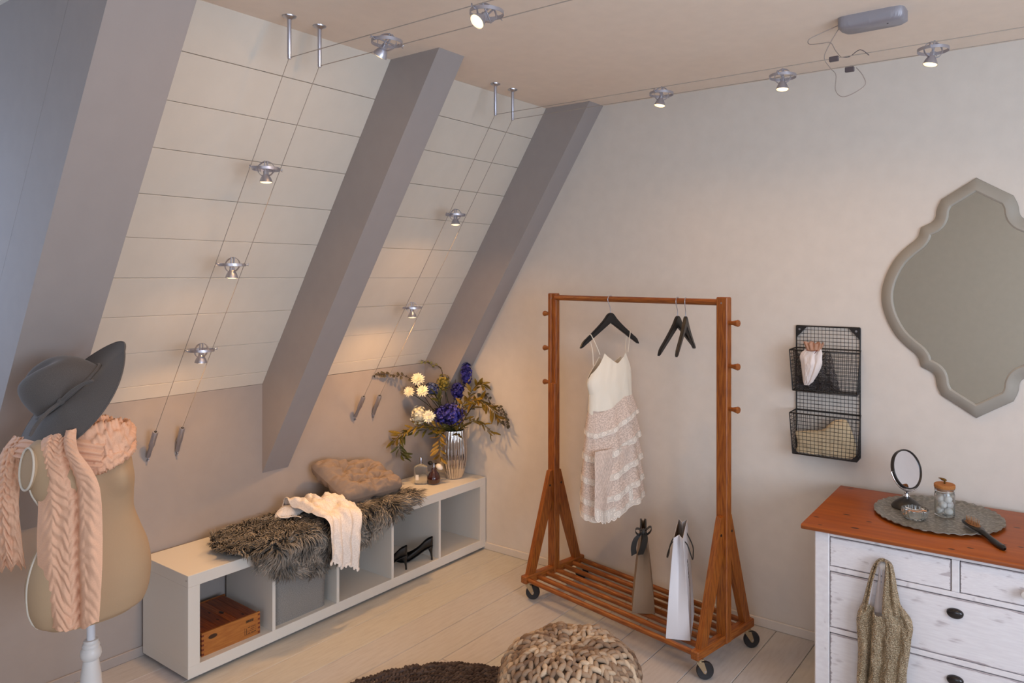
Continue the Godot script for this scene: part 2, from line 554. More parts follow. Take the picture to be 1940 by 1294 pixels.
# ------------------------------------------------------------------ cable lights
func cable_lights():
	var zs := [1.840, 1.711, 0.6975, 0.5645]
	var which := ["outer cable of the nearer pair, running up the slope and along the ceiling", "inner cable of the nearer pair, running up the slope and along the ceiling", "outer cable of the farther pair, running up the slope and along the ceiling", "inner cable of the farther pair, running up the slope and along the ceiling"]
	var tips := [Vector3(0.083, 1.013, 0), Vector3(0.062, 1.006, 0), Vector3(0.089, 1.017, 0), Vector3(0.069, 1.003, 0)]
	var pins := [0.871, 0.871, 0.874, 0.866]
	var posts := ["first chrome cable post from the left, on the ceiling edge", "second chrome cable post from the left, on the ceiling edge", "third chrome cable post from the left, on the ceiling edge", "fourth chrome cable post from the left, beside the farthest rafter"]
	var tens := ["silver cable tensioner on the knee wall, beside the dress form", "silver cable tensioner right of the one beside the dress form", "silver cable tensioner on the knee wall between the two rafters", "silver cable tensioner on the knee wall, touching the flowers' left side"]
	for k in 4:
		var z: float = zs[k]
		var corner := Vector3(1.095, 2.511, z)
		var tip: Vector3 = tips[k] + Vector3(0, 0, z - 0.008)
		var st := new_st()
		tube(st, [tip - (corner - tip).normalized() * 0.03, corner + Vector3(-0.004, -0.004, 0), corner + Vector3(0.004, 0, 0), Vector3(ROOM_X, 2.508, z)], 0.0015, 6)
		tag(obj("cable", st, M.cable), "thin steel " + which[k], "cable", "light cables")
		# ceiling post with a flared rose
		var po := thing("cable_post", posts[k], "cable post", Vector3(1.095, CEIL, z), 0.0, "cable posts on the ceiling")
		st = new_st()
		lathe(st, [Vector2(0.007, -0.014), Vector2(0.012, -0.009), Vector2(0.024, -0.004), Vector2(0.025, 0.0)], 24)
		obj("rose", st, M.steel, po)
		st = new_st()
		lathe(st, [Vector2(0.0, -0.158), Vector2(0.0055, -0.158), Vector2(0.0068, -0.156), Vector2(0.0068, -0.142), Vector2(0.0074, -0.141), Vector2(0.0074, -0.008)], 16)
		obj("rod", st, M.satin, po)
		st = new_st()
		tube(st, [Vector3(0.002, -0.150, -0.009), Vector3(0.002, -0.150, 0.009)], 0.003, 8)
		obj("clamp_screw", st, M.steel, po)
		# turnbuckle on the wall
		var pin := Vector3(0.0, pins[k], z - 0.010)
		var tn := thing("cable_tensioner", tens[k], "tensioner", pin, 0.0, "cable tensioners on the knee wall")
		var d := tip - pin
		var e := d.normalized()
		st = new_st()
		tube(st, [e * 0.022, e * 0.024, d * 0.5, d * 0.52, d - e * 0.004, d], [0.007, 0.0088, 0.0092, 0.0122, 0.0122, 0.0108], 16)
		obj("barrel", st, M.satin, tn)
		st = new_st()
		tube(st, [d - e * 0.001, d + e * 0.0012], 0.0062, 12)
		obj("bore", st, M.black, tn)
		st = new_st()
		var ring := []
		for q in 12:
			ring.append(e * 0.014 + (e * cos(TAU * q / 12) + e.cross(Vector3(0, 0, 1)) * sin(TAU * q / 12)) * 0.009)
		tube(st, ring, 0.0022, 6, false, true)
		obj("eye", st, M.satin, tn)
		st = new_st()
		tube(st, [Vector3(0, 0, 0), Vector3(0.016, 0.004, 0.0)], 0.004, 8)
		obj("wall_pin", st, M.steel, tn)
	# little swivel spots clipped between the cables
	var up_slope := Vector3(RUN, 1, 0).normalized()
	var near := "swivel spotlights on the nearer cables"
	var far := "swivel spotlights on the farther cables"
	var spots := [
		[Vector3(0.844, 2.131, 1.775), Vector3(0.0, -1, 0.0), 0.7, "silver spotlight on the nearer slope cables, highest of its three", near, 0.36],
		[Vector3(0.604, 1.755, 1.775), Vector3(-0.08, -1, 0.0), 0.5, "silver spotlight on the nearer slope cables, middle of its three", near, 0.40],
		[Vector3(0.361, 1.388, 1.775), Vector3(-0.1, -1, -0.02), 0.4, "silver spotlight on the nearer slope cables, just above the tensioners", near, 0.72],
		[Vector3(1.552, 2.502, 1.775), Vector3(-0.75, -1, 0.1), 0.75, "silver spotlight under the ceiling tilted towards the nearest board panel", near, 0.34],
		[Vector3(2.003, 2.509, 1.775), Vector3(-0.15, -0.72, 0.72), 1.15, "silver spotlight whose glowing face turns to the camera", near, 0.9],
		[Vector3(0.759, 2.034, 0.632), Vector3(0.05, -1, 0.05), 0.35, "silver spotlight on the farther slope cables, upper of its two", far, 0.9],
		[Vector3(0.428, 1.534, 0.632), Vector3(0.05, -1, 0.05), 0.9, "silver spotlight on the farther slope cables, above the flowers", far, 2.0],
		[Vector3(1.989, 2.500, 0.632), Vector3(-0.1, -1, 0.12), 0.45, "silver ceiling spotlight above the clothes rack", far, 0.62],
		[Vector3(2.526, 2.492, 0.632), Vector3(0.0, -1, 0.08), 0.15, "silver ceiling spotlight left of the transformer's hanging wires", far, 0.45],
		[Vector3(3.064, 2.501, 0.632), Vector3(-0.18, -1, 0.1), 0.55, "silver ceiling spotlight right of the transformer, above the mirror", far, 0.42],
		[Vector3(2.72, 2.508, 1.775), Vector3(-0.1, -1, -0.2), 0.5, "silver ceiling spotlight on the nearer cables, first one past the picture's upper edge", near, 0.8],
		[Vector3(3.55, 2.508, 1.775), Vector3(0.1, -1, -0.25), 0.9, "silver ceiling spotlight on the nearer cables, second one past the picture's upper edge", near, 0.8]]
	for s in spots:
		spotlight(s)
	transformer()

func strip_ring(st, r, hgt, thick, xf):
	lathe(st, [Vector2(r, -hgt / 2), Vector2(r + thick, -hgt / 2), Vector2(r + thick, hgt / 2), Vector2(r, hgt / 2), Vector2(r, -hgt / 2)], 40, xf)

func spotlight(s):
	var aim: Vector3 = s[1].normalized()
	var t := thing("spotlight", s[3], "spotlight", s[0], 0.0, s[4])
	var st := new_st()
	strip_ring(st, 0.050, 0.011, 0.002, Transform3D())
	obj("outer_ring", st, M.satin, t)
	st = new_st()
	strip_ring(st, 0.030, 0.008, 0.002, at(Vector3.ZERO, Vector3(0.0, s[2], 0)) * at(Vector3.ZERO, Vector3(PI / 2 - 0.25, 0, 0.0)))
	obj("inner_ring", st, M.satin, t)
	for sg in [-1.0, 1.0]:
		st = new_st()
		tube(st, [Vector3(0, -0.003, sg * 0.050), Vector3(0, -0.001, sg * 0.058), Vector3(0, 0.003, sg * 0.066), Vector3(0.004, 0.006, sg * 0.071)], 0.0024, 8)
		tube(st, [Vector3(0, 0.006, sg * 0.048), Vector3(0, 0.004, sg * 0.060), Vector3(0, -0.003, sg * 0.071)], 0.0018, 6)
		obj("cable_clip", st, M.steel, t)
	# the holder hangs from a cross pin; the cup opens towards the aim
	var y := -aim
	var x := y.cross(Vector3(0, 0, 1)).normalized()
	var b := Basis(x, y, x.cross(y))
	var xf := Transform3D(b, Vector3.ZERO)
	st = new_st()
	tube(st, [b * Vector3(0, 0, -0.034), b * Vector3(0, 0, 0.034)], 0.003, 8)
	obj("cross_pin", st, M.satin, t)
	st = new_st()
	for sg in [-1.0, 1.0]:
		block(st, Vector3(-0.003, -0.022, sg * 0.006 - 0.002), Vector3(0.003, 0.032, sg * 0.006 + 0.002), 0.0008, xf)
	block(st, Vector3(-0.007, -0.026, -0.009), Vector3(0.007, -0.008, 0.009), 0.002, xf)
	obj("holder", st, M.satin, t)
	st = new_st()
	lathe(st, [Vector2(0.0, -0.020), Vector2(0.009, -0.020), Vector2(0.012, -0.024), Vector2(0.018, -0.034), Vector2(0.0225, -0.044), Vector2(0.0245, -0.052), Vector2(0.0252, -0.0525), Vector2(0.0238, -0.052), Vector2(0.0215, -0.044), Vector2(0.017, -0.036), Vector2(0.0, -0.034)].map(func(v): return v).duplicate(), 28, xf * Transform3D(Basis(Vector3(1, 0, 0), Vector3(0, 1, 0), Vector3(0, 0, 1)), Vector3.ZERO))
	obj("cup", st, M.satin, t)
	st = new_st()
	lathe(st, [Vector2(0.0228, -0.050), Vector2(0.0200, -0.0535), Vector2(0.013, -0.0558), Vector2(0.0, -0.0565)], 24, xf)
	obj("bulb", st, M.bulb, t)
	var l := SpotLight3D.new()
	l.name = "bulb_light"
	l.light_color = Color(1.0, 0.76, 0.485)
	l.light_energy = SPOT_ENERGY * s[5]
	l.spot_angle = 87.0
	l.spot_angle_attenuation = 1.0
	l.spot_range = 8.0
	l.spot_attenuation = 2.0
	l.light_size = 0.02
	l.shadow_enabled = true
	t.add_child(l)
	l.position = aim * 0.062
	var up := Vector3.UP if abs(aim.y) < 0.95 else Vector3(1, 0, 0)
	l.basis = Basis.looking_at(aim, up)

const SPOT_ENERGY := 0.30

func transformer():
	var t := thing("transformer", "silver-grey transformer box on the ceiling", "transformer", Vector3(2.861, CEIL, 0.633))
	var st := new_st()
	var lo := []
	var hi := []
	for k in 32:
		var a := TAU * k / 32
		var c := Vector3(sign(cos(a)) * pow(abs(cos(a)), 0.28), 0, sign(sin(a)) * pow(abs(sin(a)), 0.4))
		hi.append(c * Vector3(0.116, 0, 0.053))
		lo.append(c * Vector3(0.100, 0, 0.043))
	flat(st)
	for k in 32:
		var l := (k + 1) % 32
		smooth(st)
		var d := Vector3(0, -0.034, 0)
		var e := Vector3(0, -0.043, 0)
		quad(st, hi[k], hi[l], hi[l] + d, hi[k] + d, hi[k])
		quad(st, hi[k] + d, hi[l] + d, lo[l] + e, lo[k] + e, hi[k] + Vector3(0, -0.1, 0))
		tri(st, lo[k] + e, lo[l] + e, e, Vector3.DOWN)
	var m := plain(Color(0.60, 0.59, 0.62), 0.4, 0.3)
	obj("housing", st, m, t)
	st = new_st()
	lathe(st, [Vector2(0.0, -0.0445), Vector2(0.003, -0.0445), Vector2(0.003, -0.040)], 10, at(Vector3(0.055, 0, 0.01)))
	obj("screw", st, M.black, t)
	# two supply wires loop down to clamps on the cables
	var o := t.position
	var a := [Vector3(2.742, 2.648, 0.640), Vector3(2.678, 2.629, 0.645), Vector3(2.639, 2.610, 0.66), Vector3(2.645, 2.585, 0.68), Vector3(2.690, 2.576, 0.69), Vector3(2.726, 2.573, 0.69), Vector3(2.745, 2.540, 0.69), Vector3(2.765, 2.512, 0.694)]
	var b := [Vector3(2.745, 2.645, 0.63), Vector3(2.705, 2.60, 0.61), Vector3(2.672, 2.555, 0.58), Vector3(2.690, 2.515, 0.565), Vector3(2.712, 2.484, 0.565), Vector3(2.715, 2.42, 0.58), Vector3(2.749, 2.392, 0.58), Vector3(2.818, 2.425, 0.57), Vector3(2.812, 2.465, 0.565), Vector3(2.788, 2.500, 0.5645)]
	var i := 0
	for pts in [a, b]:
		st = new_st()
		tube(st, curve(pts, 48).map(func(v): return v - o), 0.0016, 6)
		obj("supply_wire", st, plain(Color(0.62, 0.57, 0.54), 0.5), t)
		st = new_st()
		var e: Vector3 = pts[pts.size() - 1] - o
		if i == 0:
			tube(st, curve([e, e + Vector3(0.03, -0.004, 0), e + Vector3(0.07, 0.012, 0.01), e + Vector3(0.10, -0.012, 0.005)], 12), 0.0014, 6)
		box(st, at(e + Vector3(-0.025, -0.003, 0)), Vector3(0.034, 0.019, 0.012), 0.002)
		obj("clamp", st, plain(Color(0.40, 0.37, 0.39), 0.4, 0.5), t)
		i += 1

# ------------------------------------------------------------------ bench along the knee wall
const BENCH_TOP := 0.4507

func bench_and_contents():
	var x0 := 0.020
	var x1 := 0.410
	var z0 := 0.0064
	var z1 := 1.8564
	var y0 := 0.0166
	var b := thing("bench_shelf", "long low white cube shelf with five open compartments along the knee wall", "shelf", Vector3(0.215, 0, 0.9314))
	var inv := at(-b.position)
	var t := 0.05
	var st := new_st()
	block(st, Vector3(x0, BENCH_TOP - t, z0), Vector3(x1, BENCH_TOP, z1), 0.0012, inv)
	obj("top_panel", st, M.cabinet_white, b)
	st = new_st()
	block(st, Vector3(x0, y0, z0), Vector3(x1, y0 + t, z1), 0.0012, inv)
	obj("bottom_panel", st, M.cabinet_white, b)
	for z in [z0, z1 - t]:
		st = new_st()
		block(st, Vector3(x0, y0 + t, z), Vector3(x1, BENCH_TOP - t, z + t), 0.0006, inv)
		var sp := obj("side_panel", st, M.cabinet_white, b)
		if z > 1.0:
			for p in [[0.045, 0.434], [0.395, 0.434]]:
				st = new_st()
				tube(st, [Vector3(p[0], p[1] - 0.006, z1 - 0.001), Vector3(p[0], p[1] - 0.006, z1 + 0.0006)], 0.003, 10)
				obj("screw_cap", st, plain(Color(0.55, 0.5, 0.46), 0.5), sp).transform = inv
	var cell := (z1 - z0 - 2 * t - 4 * 0.016) / 5.0
	for k in 4:
		st = new_st()
		var z := z0 + t + (k + 1) * cell + k * 0.016
		block(st, Vector3(x0, y0 + t, z), Vector3(x1 - 0.001, BENCH_TOP - t, z + 0.016), 0.0006, inv)
		obj("divider", st, M.cabinet_white, b)
	for x in [x0 + 0.08, x1 - 0.075]:
		for z in [z0 + 0.10, z1 - 0.10]:
			st = new_st()
			lathe(st, [Vector2(0, 0), Vector2(0.034, 0), Vector2(0.046, 0.006), Vector2(0.048, 0.012), Vector2(0.044, y0)], 28, at(Vector3(x, 0, z)) )
			obj("foot", st, M.dark_foot, b).transform = inv
	wooden_box(y0 + t)
	felt_basket(y0 + t)
	pump(Vector3(0.372, y0 + t, 0.628), 0.64, "black stiletto pump nearer the middle of the bench, overlapping its mate")
	pump(Vector3(0.388, y0 + t, 0.447), 0.72, "black stiletto pump farther right in the compartment, with its heel by the divider")
	fleece()
	cushion()
	lace_cloth()

func wooden_box(y: float):
	var o := thing("wooden_box", "shallow wooden crate with printed marks in the bench's nearest compartment", "box", Vector3(0.215, y, 1.640), -0.03)
	var d := 0.318
	var w := 0.266
	var h := 0.100
	var img := Image.create(256, 96, false, Image.FORMAT_RGB8)
	var n := noise(0.05, 41, 4)
	for py in 96:
		for px in 256:
			var g := n.get_noise_2d(px * 0.25, py * 2.2) * 0.5 + 0.5
			var c := Color(0.57, 0.325, 0.13).lerp(Color(0.72, 0.47, 0.21), g)
			var e := Vector2((px - 46) / 19.0, (py - 26) / 9.0)
			if e.length() < 1.0 + 0.15 * n.get_noise_2d(px * 9.0, py * 9.0):
				c = c.lerp(Color(0.12, 0.06, 0.03), 0.8)
			if px > 190 and px < 226 and py > 17 and py < 29 and n.get_noise_2d(px * 14.0, py * 11.0) > -0.35:
				c = c.lerp(Color(0.14, 0.08, 0.03), 0.8)
			if px > 184 and px < 238 and py > 48 and py < 80:
				var edge := px < 187 or (py > 77 and px < 230)
				var bars := (px > 191 and px < 196 and py > 52) or (px > 200 and (py - 50) % 8 < 4 and n.get_noise_2d(px * 22.0, (py / 8) * 80.0) > -0.1)
				if edge or bars:
					c = c.lerp(Color(0.2, 0.09, 0.03), 0.6)
			img.set_pixel(px, py, c)
	var fm := plain(Color.WHITE, 0.5)
	fm.albedo_texture = ImageTexture.create_from_image(img)
	var st := new_st()
	block(st, Vector3(d / 2 - 0.011, 0, -w / 2), Vector3(d / 2 - 0.001, h, w / 2), 0.001)
	grid(st, 1, 1, func(u, v): return Vector3(d / 2, h - v * h, w / 2 - u * w), true)
	obj("front_panel", st, fm, o)
	st = new_st()
	block(st, Vector3(-d / 2, 0, -w / 2), Vector3(-d / 2 + 0.01, h, w / 2), 0.001)
	obj("back_panel", st, M.pine_z, o)
	for sg in [-1.0, 1.0]:
		st = new_st()
		block(st, Vector3(-d / 2 + 0.01, 0, sg * (w / 2 - 0.01) - 0.004), Vector3(d / 2 - 0.012, h - 0.004, sg * (w / 2 - 0.01) + 0.0095), 0.001)
		obj("side_panel", st, M.pine_x, o)
		st = new_st()
		for k in 5:
			block(st, Vector3(d / 2 - 0.011, 0.004 + k * 0.02, sg * (w / 2 - 0.005) - 0.005), Vector3(d / 2 + 0.0006, 0.013 + k * 0.02, sg * (w / 2 - 0.005) + 0.0054), 0.0006)
		obj("finger_joint", st, M.dark_knob, o)
	st = new_st()
	block(st, Vector3(-d / 2 + 0.01, 0, -w / 2 + 0.01), Vector3(d / 2 - 0.01, 0.008, w / 2 - 0.01), 0.0)
	obj("base_board", st, M.pine_x, o)
	var cuts := [-0.122, -0.052, 0.004, 0.036, 0.085, 0.122]
	var tones := [Color(0.90, 0.82, 0.72), Color(0.80, 0.72, 0.68), Color(1.0, 0.95, 0.85), Color(0.82, 0.74, 0.70), Color(0.78, 0.70, 0.66)]
	for k in 5:
		st = new_st()
		block(st, Vector3(-d / 2 + 0.01, h - 0.013, -cuts[k + 1] + 0.0005), Vector3(d / 2 - 0.0115, h - 0.003, -cuts[k] - 0.0005), 0.001)
		var m: StandardMaterial3D = M.pine_x.duplicate()
		m.albedo_color = tones[k]
		m.uv1_offset = Vector3(k * 0.3, k * 0.17, k * 0.41)
		obj("lid_plank", st, m, o)
	for p in [[0.02, 0.025, 0.013], [0.075, -0.02, 0.007], [-0.02, -0.01, 0.006], [0.115, 0.075, 0.007]]:
		st = new_st()
		lathe(st, [Vector2(p[2], h - 0.0032), Vector2(p[2] * 0.9, h - 0.0026), Vector2(0, h - 0.0026)], 12, at(Vector3(p[0], 0, -p[1])) * Transform3D(Basis.from_scale(Vector3(1.5, 1, 0.7)), Vector3.ZERO))
		obj("knot", st, plain(Color(0.16, 0.07, 0.04), 0.5), o)

func felt_basket(y: float):
	var o := thing("felt_basket", "grey felt storage basket with a brass rivet, under the hanging cloth", "basket", Vector3(0.215, y, 1.297))
	var st := new_st()
	var h := 0.242
	var out := func(u, v):
		var p := rounded_rect(u, 0.165 + 0.004 * v, 0.139 + 0.003 * v, 0.018)
		var sag := 0.0
		if v > 0.5 and p.x > 0.1:
			sag = (v - 0.5) * 0.05 * clamp(0.5 - p.y * 4.0, 0.0, 1.0)
		var bulge := 0.006 * sin(PI * v) * sin(u * TAU * 2.0 + 1.0)
		return Vector3(p.x + bulge, h * v - sag, p.y)
	var inn := func(u, v):
		var q: Vector3 = out.call(u, v)
		return Vector3(q.x * 0.965, max(q.y, 0.006), q.z * 0.96)
	grid(st, 64, 12, out, true)
	grid(st, 64, 12, inn, false)
	grid(st, 64, 1, func(u, v): return out.call(u, 1.0) if v < 0.5 else inn.call(u, 1.0), true)
	grid(st, 64, 1, func(u, v): return Vector3(0, 0.006, 0) if v > 0.5 else inn.call(u, 0.0), true)
	var ft := ramp_tex(noise(0.12, 51, 4), [[0.0, Color(0.40, 0.39, 0.375)], [0.5, Color(0.52, 0.51, 0.495)], [1.0, Color(0.68, 0.665, 0.64)]], 256)
	var m := textured(ft, Vector3.ONE * 9.0, 0.95)
	M.felt = m
	obj("felt_body", st, m, o)
	st = new_st()
	block(st, Vector3(0.166, 0.165, -0.103), Vector3(0.171, 0.215, -0.083), 0.002)
	obj("tab", st, plain(Color(0.20, 0.16, 0.13), 0.7), o)
	st = new_st()
	ball(st, at(Vector3(0.1725, 0.198, -0.093)), Vector3(0.004, 0.0075, 0.0075), 12, 8)
	obj("rivet", st, plain(Color(0.85, 0.55, 0.18), 0.3, 0.9), o)

func rounded_rect(u: float, hx: float, hz: float, r: float) -> Vector2:   # once round, counted by angle
	var a := TAU * u
	var c := Vector2(cos(a), sin(a))
	var k := 1.0 / maxf(absf(c.x) / hx, absf(c.y) / hz)
	var p := c * k
	var q := p.abs() - Vector2(hx - r, hz - r)
	if q.x > 0 and q.y > 0:
		p = (Vector2(hx - r, hz - r) + q.normalized() * r) * p.sign()
	return p

func pump(pos: Vector3, turn: float, label: String):
	var o := thing("pump", label, "shoe", pos, 0.0, "pair of black pumps")
	o.rotation.y = PI + turn
	# along the foot: [u, x, sole height, half width, wall height, share closed over the toes]
	var tab := [[0.0, -0.006, 0.078, 0.004, 0.052, 0.0], [0.05, 0.0, 0.077, 0.018, 0.054, 0.0], [0.2, 0.035, 0.066, 0.026, 0.046, 0.0], [0.4, 0.078, 0.036, 0.027, 0.036, 0.0], [0.6, 0.122, 0.010, 0.035, 0.034, 0.1], [0.7, 0.142, 0.006, 0.038, 0.036, 0.55], [0.8, 0.164, 0.005, 0.036, 0.034, 1.0], [0.92, 0.192, 0.006, 0.022, 0.022, 1.0], [1.0, 0.208, 0.008, 0.002, 0.008, 1.0]]
	var f := func(u, v):
		var r := lerp_table(tab, u)
		var span: float = lerp(1.9, PI, r[4])
		var a: float = (v * 2.0 - 1.0) * span
		return Vector3(r[0], r[1] + r[3] * (1.0 - cos(a)) / (1.0 - cos(span)), r[2] * sin(a) / (1.0 if abs(a) < 1.57 else 1.0))
	var st := new_st()
	sheet(st, 40, 28, f, 0.002)
	obj("upper", st, M.black, o)
	st = new_st()
	tube(st, [Vector3(0.010, 0.080, 0), Vector3(0.006, 0.062, 0), Vector3(0.002, 0.040, 0), Vector3(-0.001, 0.016, 0), Vector3(-0.002, 0.0, 0)], [0.019, 0.012, 0.007, 0.0052, 0.0056], 12)
	obj("heel", st, M.black, o)
	st = new_st()
	sheet(st, 30, 6, func(u, v):
		var r := lerp_table(tab, u)
		return Vector3(r[0], r[1] - 0.001, r[2] * (v * 2.0 - 1.0) * 0.9), 0.0035)
	obj("sole", st, M.black, o)

# ------------------------------------------------------------------ sheepskin, cushion and cloth lying on the bench
# outline unrolled: (z, s), s measured from the wall across the top and on down over the front edge
var fleece_edge := PackedVector2Array([Vector2(1.665, 0.25), Vector2(1.60, 0.11), Vector2(1.44, 0.05), Vector2(1.16, 0.035), Vector2(0.92, 0.035), Vector2(0.76, 0.06), Vector2(0.70, 0.16), Vector2(0.62, 0.24), Vector2(0.545, 0.30), Vector2(0.520, 0.345), Vector2(0.545, 0.405), Vector2(0.62, 0.435), Vector2(0.73, 0.45), Vector2(0.82, 0.475), Vector2(0.95, 0.53), Vector2(1.11, 0.57), Vector2(1.25, 0.595), Vector2(1.36, 0.58), Vector2(1.46, 0.535), Vector2(1.57, 0.46), Vector2(1.66, 0.38)])

func fleece_at(z: float, s: float, lift := 0.0) -> Array:   # [point, outward]
	var edge := 0.402
	var r := 0.03
	var y := BENCH_TOP + 0.012 + lift
	if s < edge:
		return [Vector3(s, y, z), Vector3.UP]
	var a: float = min((s - edge) / r, PI / 2)
	var o := Vector3(sin(a), cos(a), 0)
	var p := Vector3(edge, BENCH_TOP + 0.012 - r, z) + o * (r + lift)
	if (s - edge) / r > PI / 2:
		p.y -= s - edge - r * PI / 2
	return [p, o]

func fleece():
	var o := thing("sheepskin", "grey-brown long-haired sheepskin draped over the bench's front edge", "sheepskin", Vector3(0.25, BENCH_TOP, 1.1))
	var lo := Vector2(9, 9)
	var hi := Vector2(-9, -9)
	for p in fleece_edge:
		lo = lo.min(p)
		hi = hi.max(p)
	var st := new_st()
	smooth(st)
	var nz := 80
	var ns := 40
	for i in nz:
		for j in ns:
			var q := []
			var ok := true
			for k in [[0, 0], [1, 0], [1, 1], [0, 1]]:
				var c := Vector2(lerp(lo.x, hi.x, (i + k[0]) / float(nz)), lerp(lo.y, hi.y, (j + k[1]) / float(ns)))
				ok = ok and Geometry2D.is_point_in_polygon(c, fleece_edge)
				q.append(fleece_at(c.x, c.y, 0.006 + 0.004 * sin(c.x * 31.0) * sin(c.y * 27.0)))
			if ok:
				quad(st, q[0][0] - o.position, q[1][0] - o.position, q[2][0] - o.position, q[3][0] - o.position, q[0][1])
	var skin := obj("skin", st, plain(Color(0.27, 0.25, 0.22), 0.95), o)
	# one lock of hair: a thin blade that bends over
	st = new_st()
	flat(st)
	var pts := [[0.0, 0.0, 1.0], [0.012, 0.022, 1.0], [0.032, 0.034, 0.75], [0.055, 0.032, 0.0]]
	for i in 3:
		var a: Array = pts[i]
		var b: Array = pts[i + 1]
		for side in [-1.0, 1.0]:
			# two faces with a raised middle, so that a lock is round, not a card
			var w := 0.0030
			var m0 := Vector3(a[0], a[1] + 0.0014 * a[2], 0)
			var m1 := Vector3(b[0], b[1] + 0.0014 * b[2], 0)
			quad(st, m0, m1, Vector3(b[0], b[1], side * w * b[2]), Vector3(a[0], a[1], side * w * a[2]), Vector3(-0.3, 1, side))
	st.generate_normals()
	var lock_mesh: ArrayMesh = st.commit()
	var mm := MultiMesh.new()
	mm.transform_format = MultiMesh.TRANSFORM_3D
	mm.use_colors = true
	mm.mesh = lock_mesh
	var n := 15000
	var xs := []
	var r := RandomNumberGenerator.new()
	r.seed = 17
	var flow := noise(6.0, 61, 3)
	var tuft := noise(14.0, 62, 2)
	while xs.size() < n:
		var c := Vector2(r.randf_range(lo.x, hi.x), r.randf_range(lo.y, hi.y))
		if not Geometry2D.is_point_in_polygon(c, fleece_edge):
			continue
		var pa := fleece_at(c.x, c.y, 0.004)
		var nrm: Vector3 = pa[1]
		# hairs comb towards the front edge, swirling a little; locks clump together
		var along := Vector3(nrm.y, -nrm.x, 0)
		var a := flow.get_noise_2d(c.x, c.y) * 2.4 + tuft.get_noise_2d(c.x, c.y) * 1.2 + r.randf_range(-0.35, 0.35)
		var mid := clampf((c.x - 1.08) / 0.55, -1.0, 1.0)
		var dir := (along * cos(a) + Vector3(0, 0, 1) * (sin(a) + mid * 0.8)).normalized()
		var lift := r.randf_range(0.5, 1.0)
		var side := dir.cross(nrm).normalized()
		var len := r.randf_range(0.75, 1.15)
		var bs := Basis(dir * len, nrm * len * lift, side * r.randf_range(0.7, 1.4))
		xs.append([Transform3D(bs, pa[0] - o.position), tuft.get_noise_2d(c.x * 0.8 + 5.0, c.y * 0.8)])
	mm.instance_count = n
	for i in n:
		mm.set_instance_transform(i, xs[i][0])
		var k: float = clamp(0.5 + xs[i][1] * 0.9 + r.randf_range(-0.25, 0.25), 0.0, 1.0)
		mm.set_instance_color(i, Color(0.30, 0.285, 0.265).lerp(Color(0.60, 0.565, 0.52), k).srgb_to_linear())
	var mi := MultiMeshInstance3D.new()
	mi.name = "fleece"
	mi.multimesh = mm
	var hm := plain(Color.WHITE, 0.6)
	hm.vertex_color_use_as_albedo = true
	mi.material_override = hm
	mi.set_meta("kind", "stuff")
	o.add_child(mi)

func cushion():
	var o := thing("cushion", "beige tufted seat cushion leaning back against the knee wall", "cushion", Vector3(0.19, BENCH_TOP + 0.03, 0.80))
	var ca := Vector3(0.035, 0.695, 1.035)
	var cb := Vector3(0.055, 0.590, 0.575)
	var cc := Vector3(0.345, 0.520, 0.600)
	var cd := Vector3(0.315, 0.520, 0.985)
	var nn := ((cc - ca).cross(cb - cd)).normalized()
	if nn.y < 0:
		nn = -nn
	var wr := noise(7.0, 71, 3)
	var tufts := [Vector2(-0.36, -0.36), Vector2(0.36, -0.36), Vector2(-0.36, 0.36), Vector2(0.36, 0.36)]
	var f := func(side, u, v):
		var a: float = u * 2.0 - 1.0
		var b: float = v * 2.0 - 1.0
		# rounded outline with soft ears at the corners
		var pa := a * (1.0 - 0.05 * (1.0 - b * b) - 0.10 * a * a * b * b * b * b)
		var pb := b * (1.0 - 0.05 * (1.0 - a * a) - 0.10 * b * b * a * a * a * a)
		var m := ca.lerp(cd, (pb + 1) / 2).lerp(cb.lerp(cc, (pb + 1) / 2), (pa + 1) / 2)
		var t := 0.066 * pow(clamp(1.0 - pow(abs(a), 5.0), 0, 1), 0.5) * pow(clamp(1.0 - pow(abs(b), 5.0), 0, 1), 0.5)
		for q in tufts:
			var d: Vector2 = Vector2(a, b) - q
			var l := d.length()
			t -= 0.050 * exp(-l * l * 26.0) * (1.0 if t > 0.01 else 0.0)
			t += 0.011 * sin(d.angle() * 7.0 + q.x * 9.0) * exp(-l * 2.8) * clamp(l * 8.0, 0.0, 1.0) * clamp(t * 30.0, 0, 1)
		t -= 0.022 * exp(-pow(a, 2) * 70.0) * clamp(t * 25.0, 0, 1) * 0.8
		t -= 0.022 * exp(-pow(b, 2) * 70.0) * clamp(t * 25.0, 0, 1) * 0.8
		t += 0.014 * wr.get_noise_2d(a * 0.5, b * 0.5 + side) * clamp(t * 25.0, 0, 1)
		return m + nn * t * side - o.position
	var st := new_st()
	grid(st, 72, 72, func(u, v): return f.call(1.0, u, v), false)
	grid(st, 72, 72, func(u, v): return f.call(-1.0, u, v), true)
	var wt := ramp_tex(noise(0.25, 72, 2), [[0.0, Color(0.49, 0.425, 0.375)], [1.0, Color(0.575, 0.505, 0.45)]], 256)
	obj("cover", st, textured(wt, Vector3.ONE * 8.0, 0.9), o)
	for q in tufts:
		st = new_st()
		ball(st, at(f.call(1.0, (q.x + 1) / 2, (q.y + 1) / 2) + nn * 0.001), Vector3(0.006, 0.005, 0.006), 10, 6)
		obj("tuft_button", st, plain(Color(0.5, 0.41, 0.34), 0.9), o)

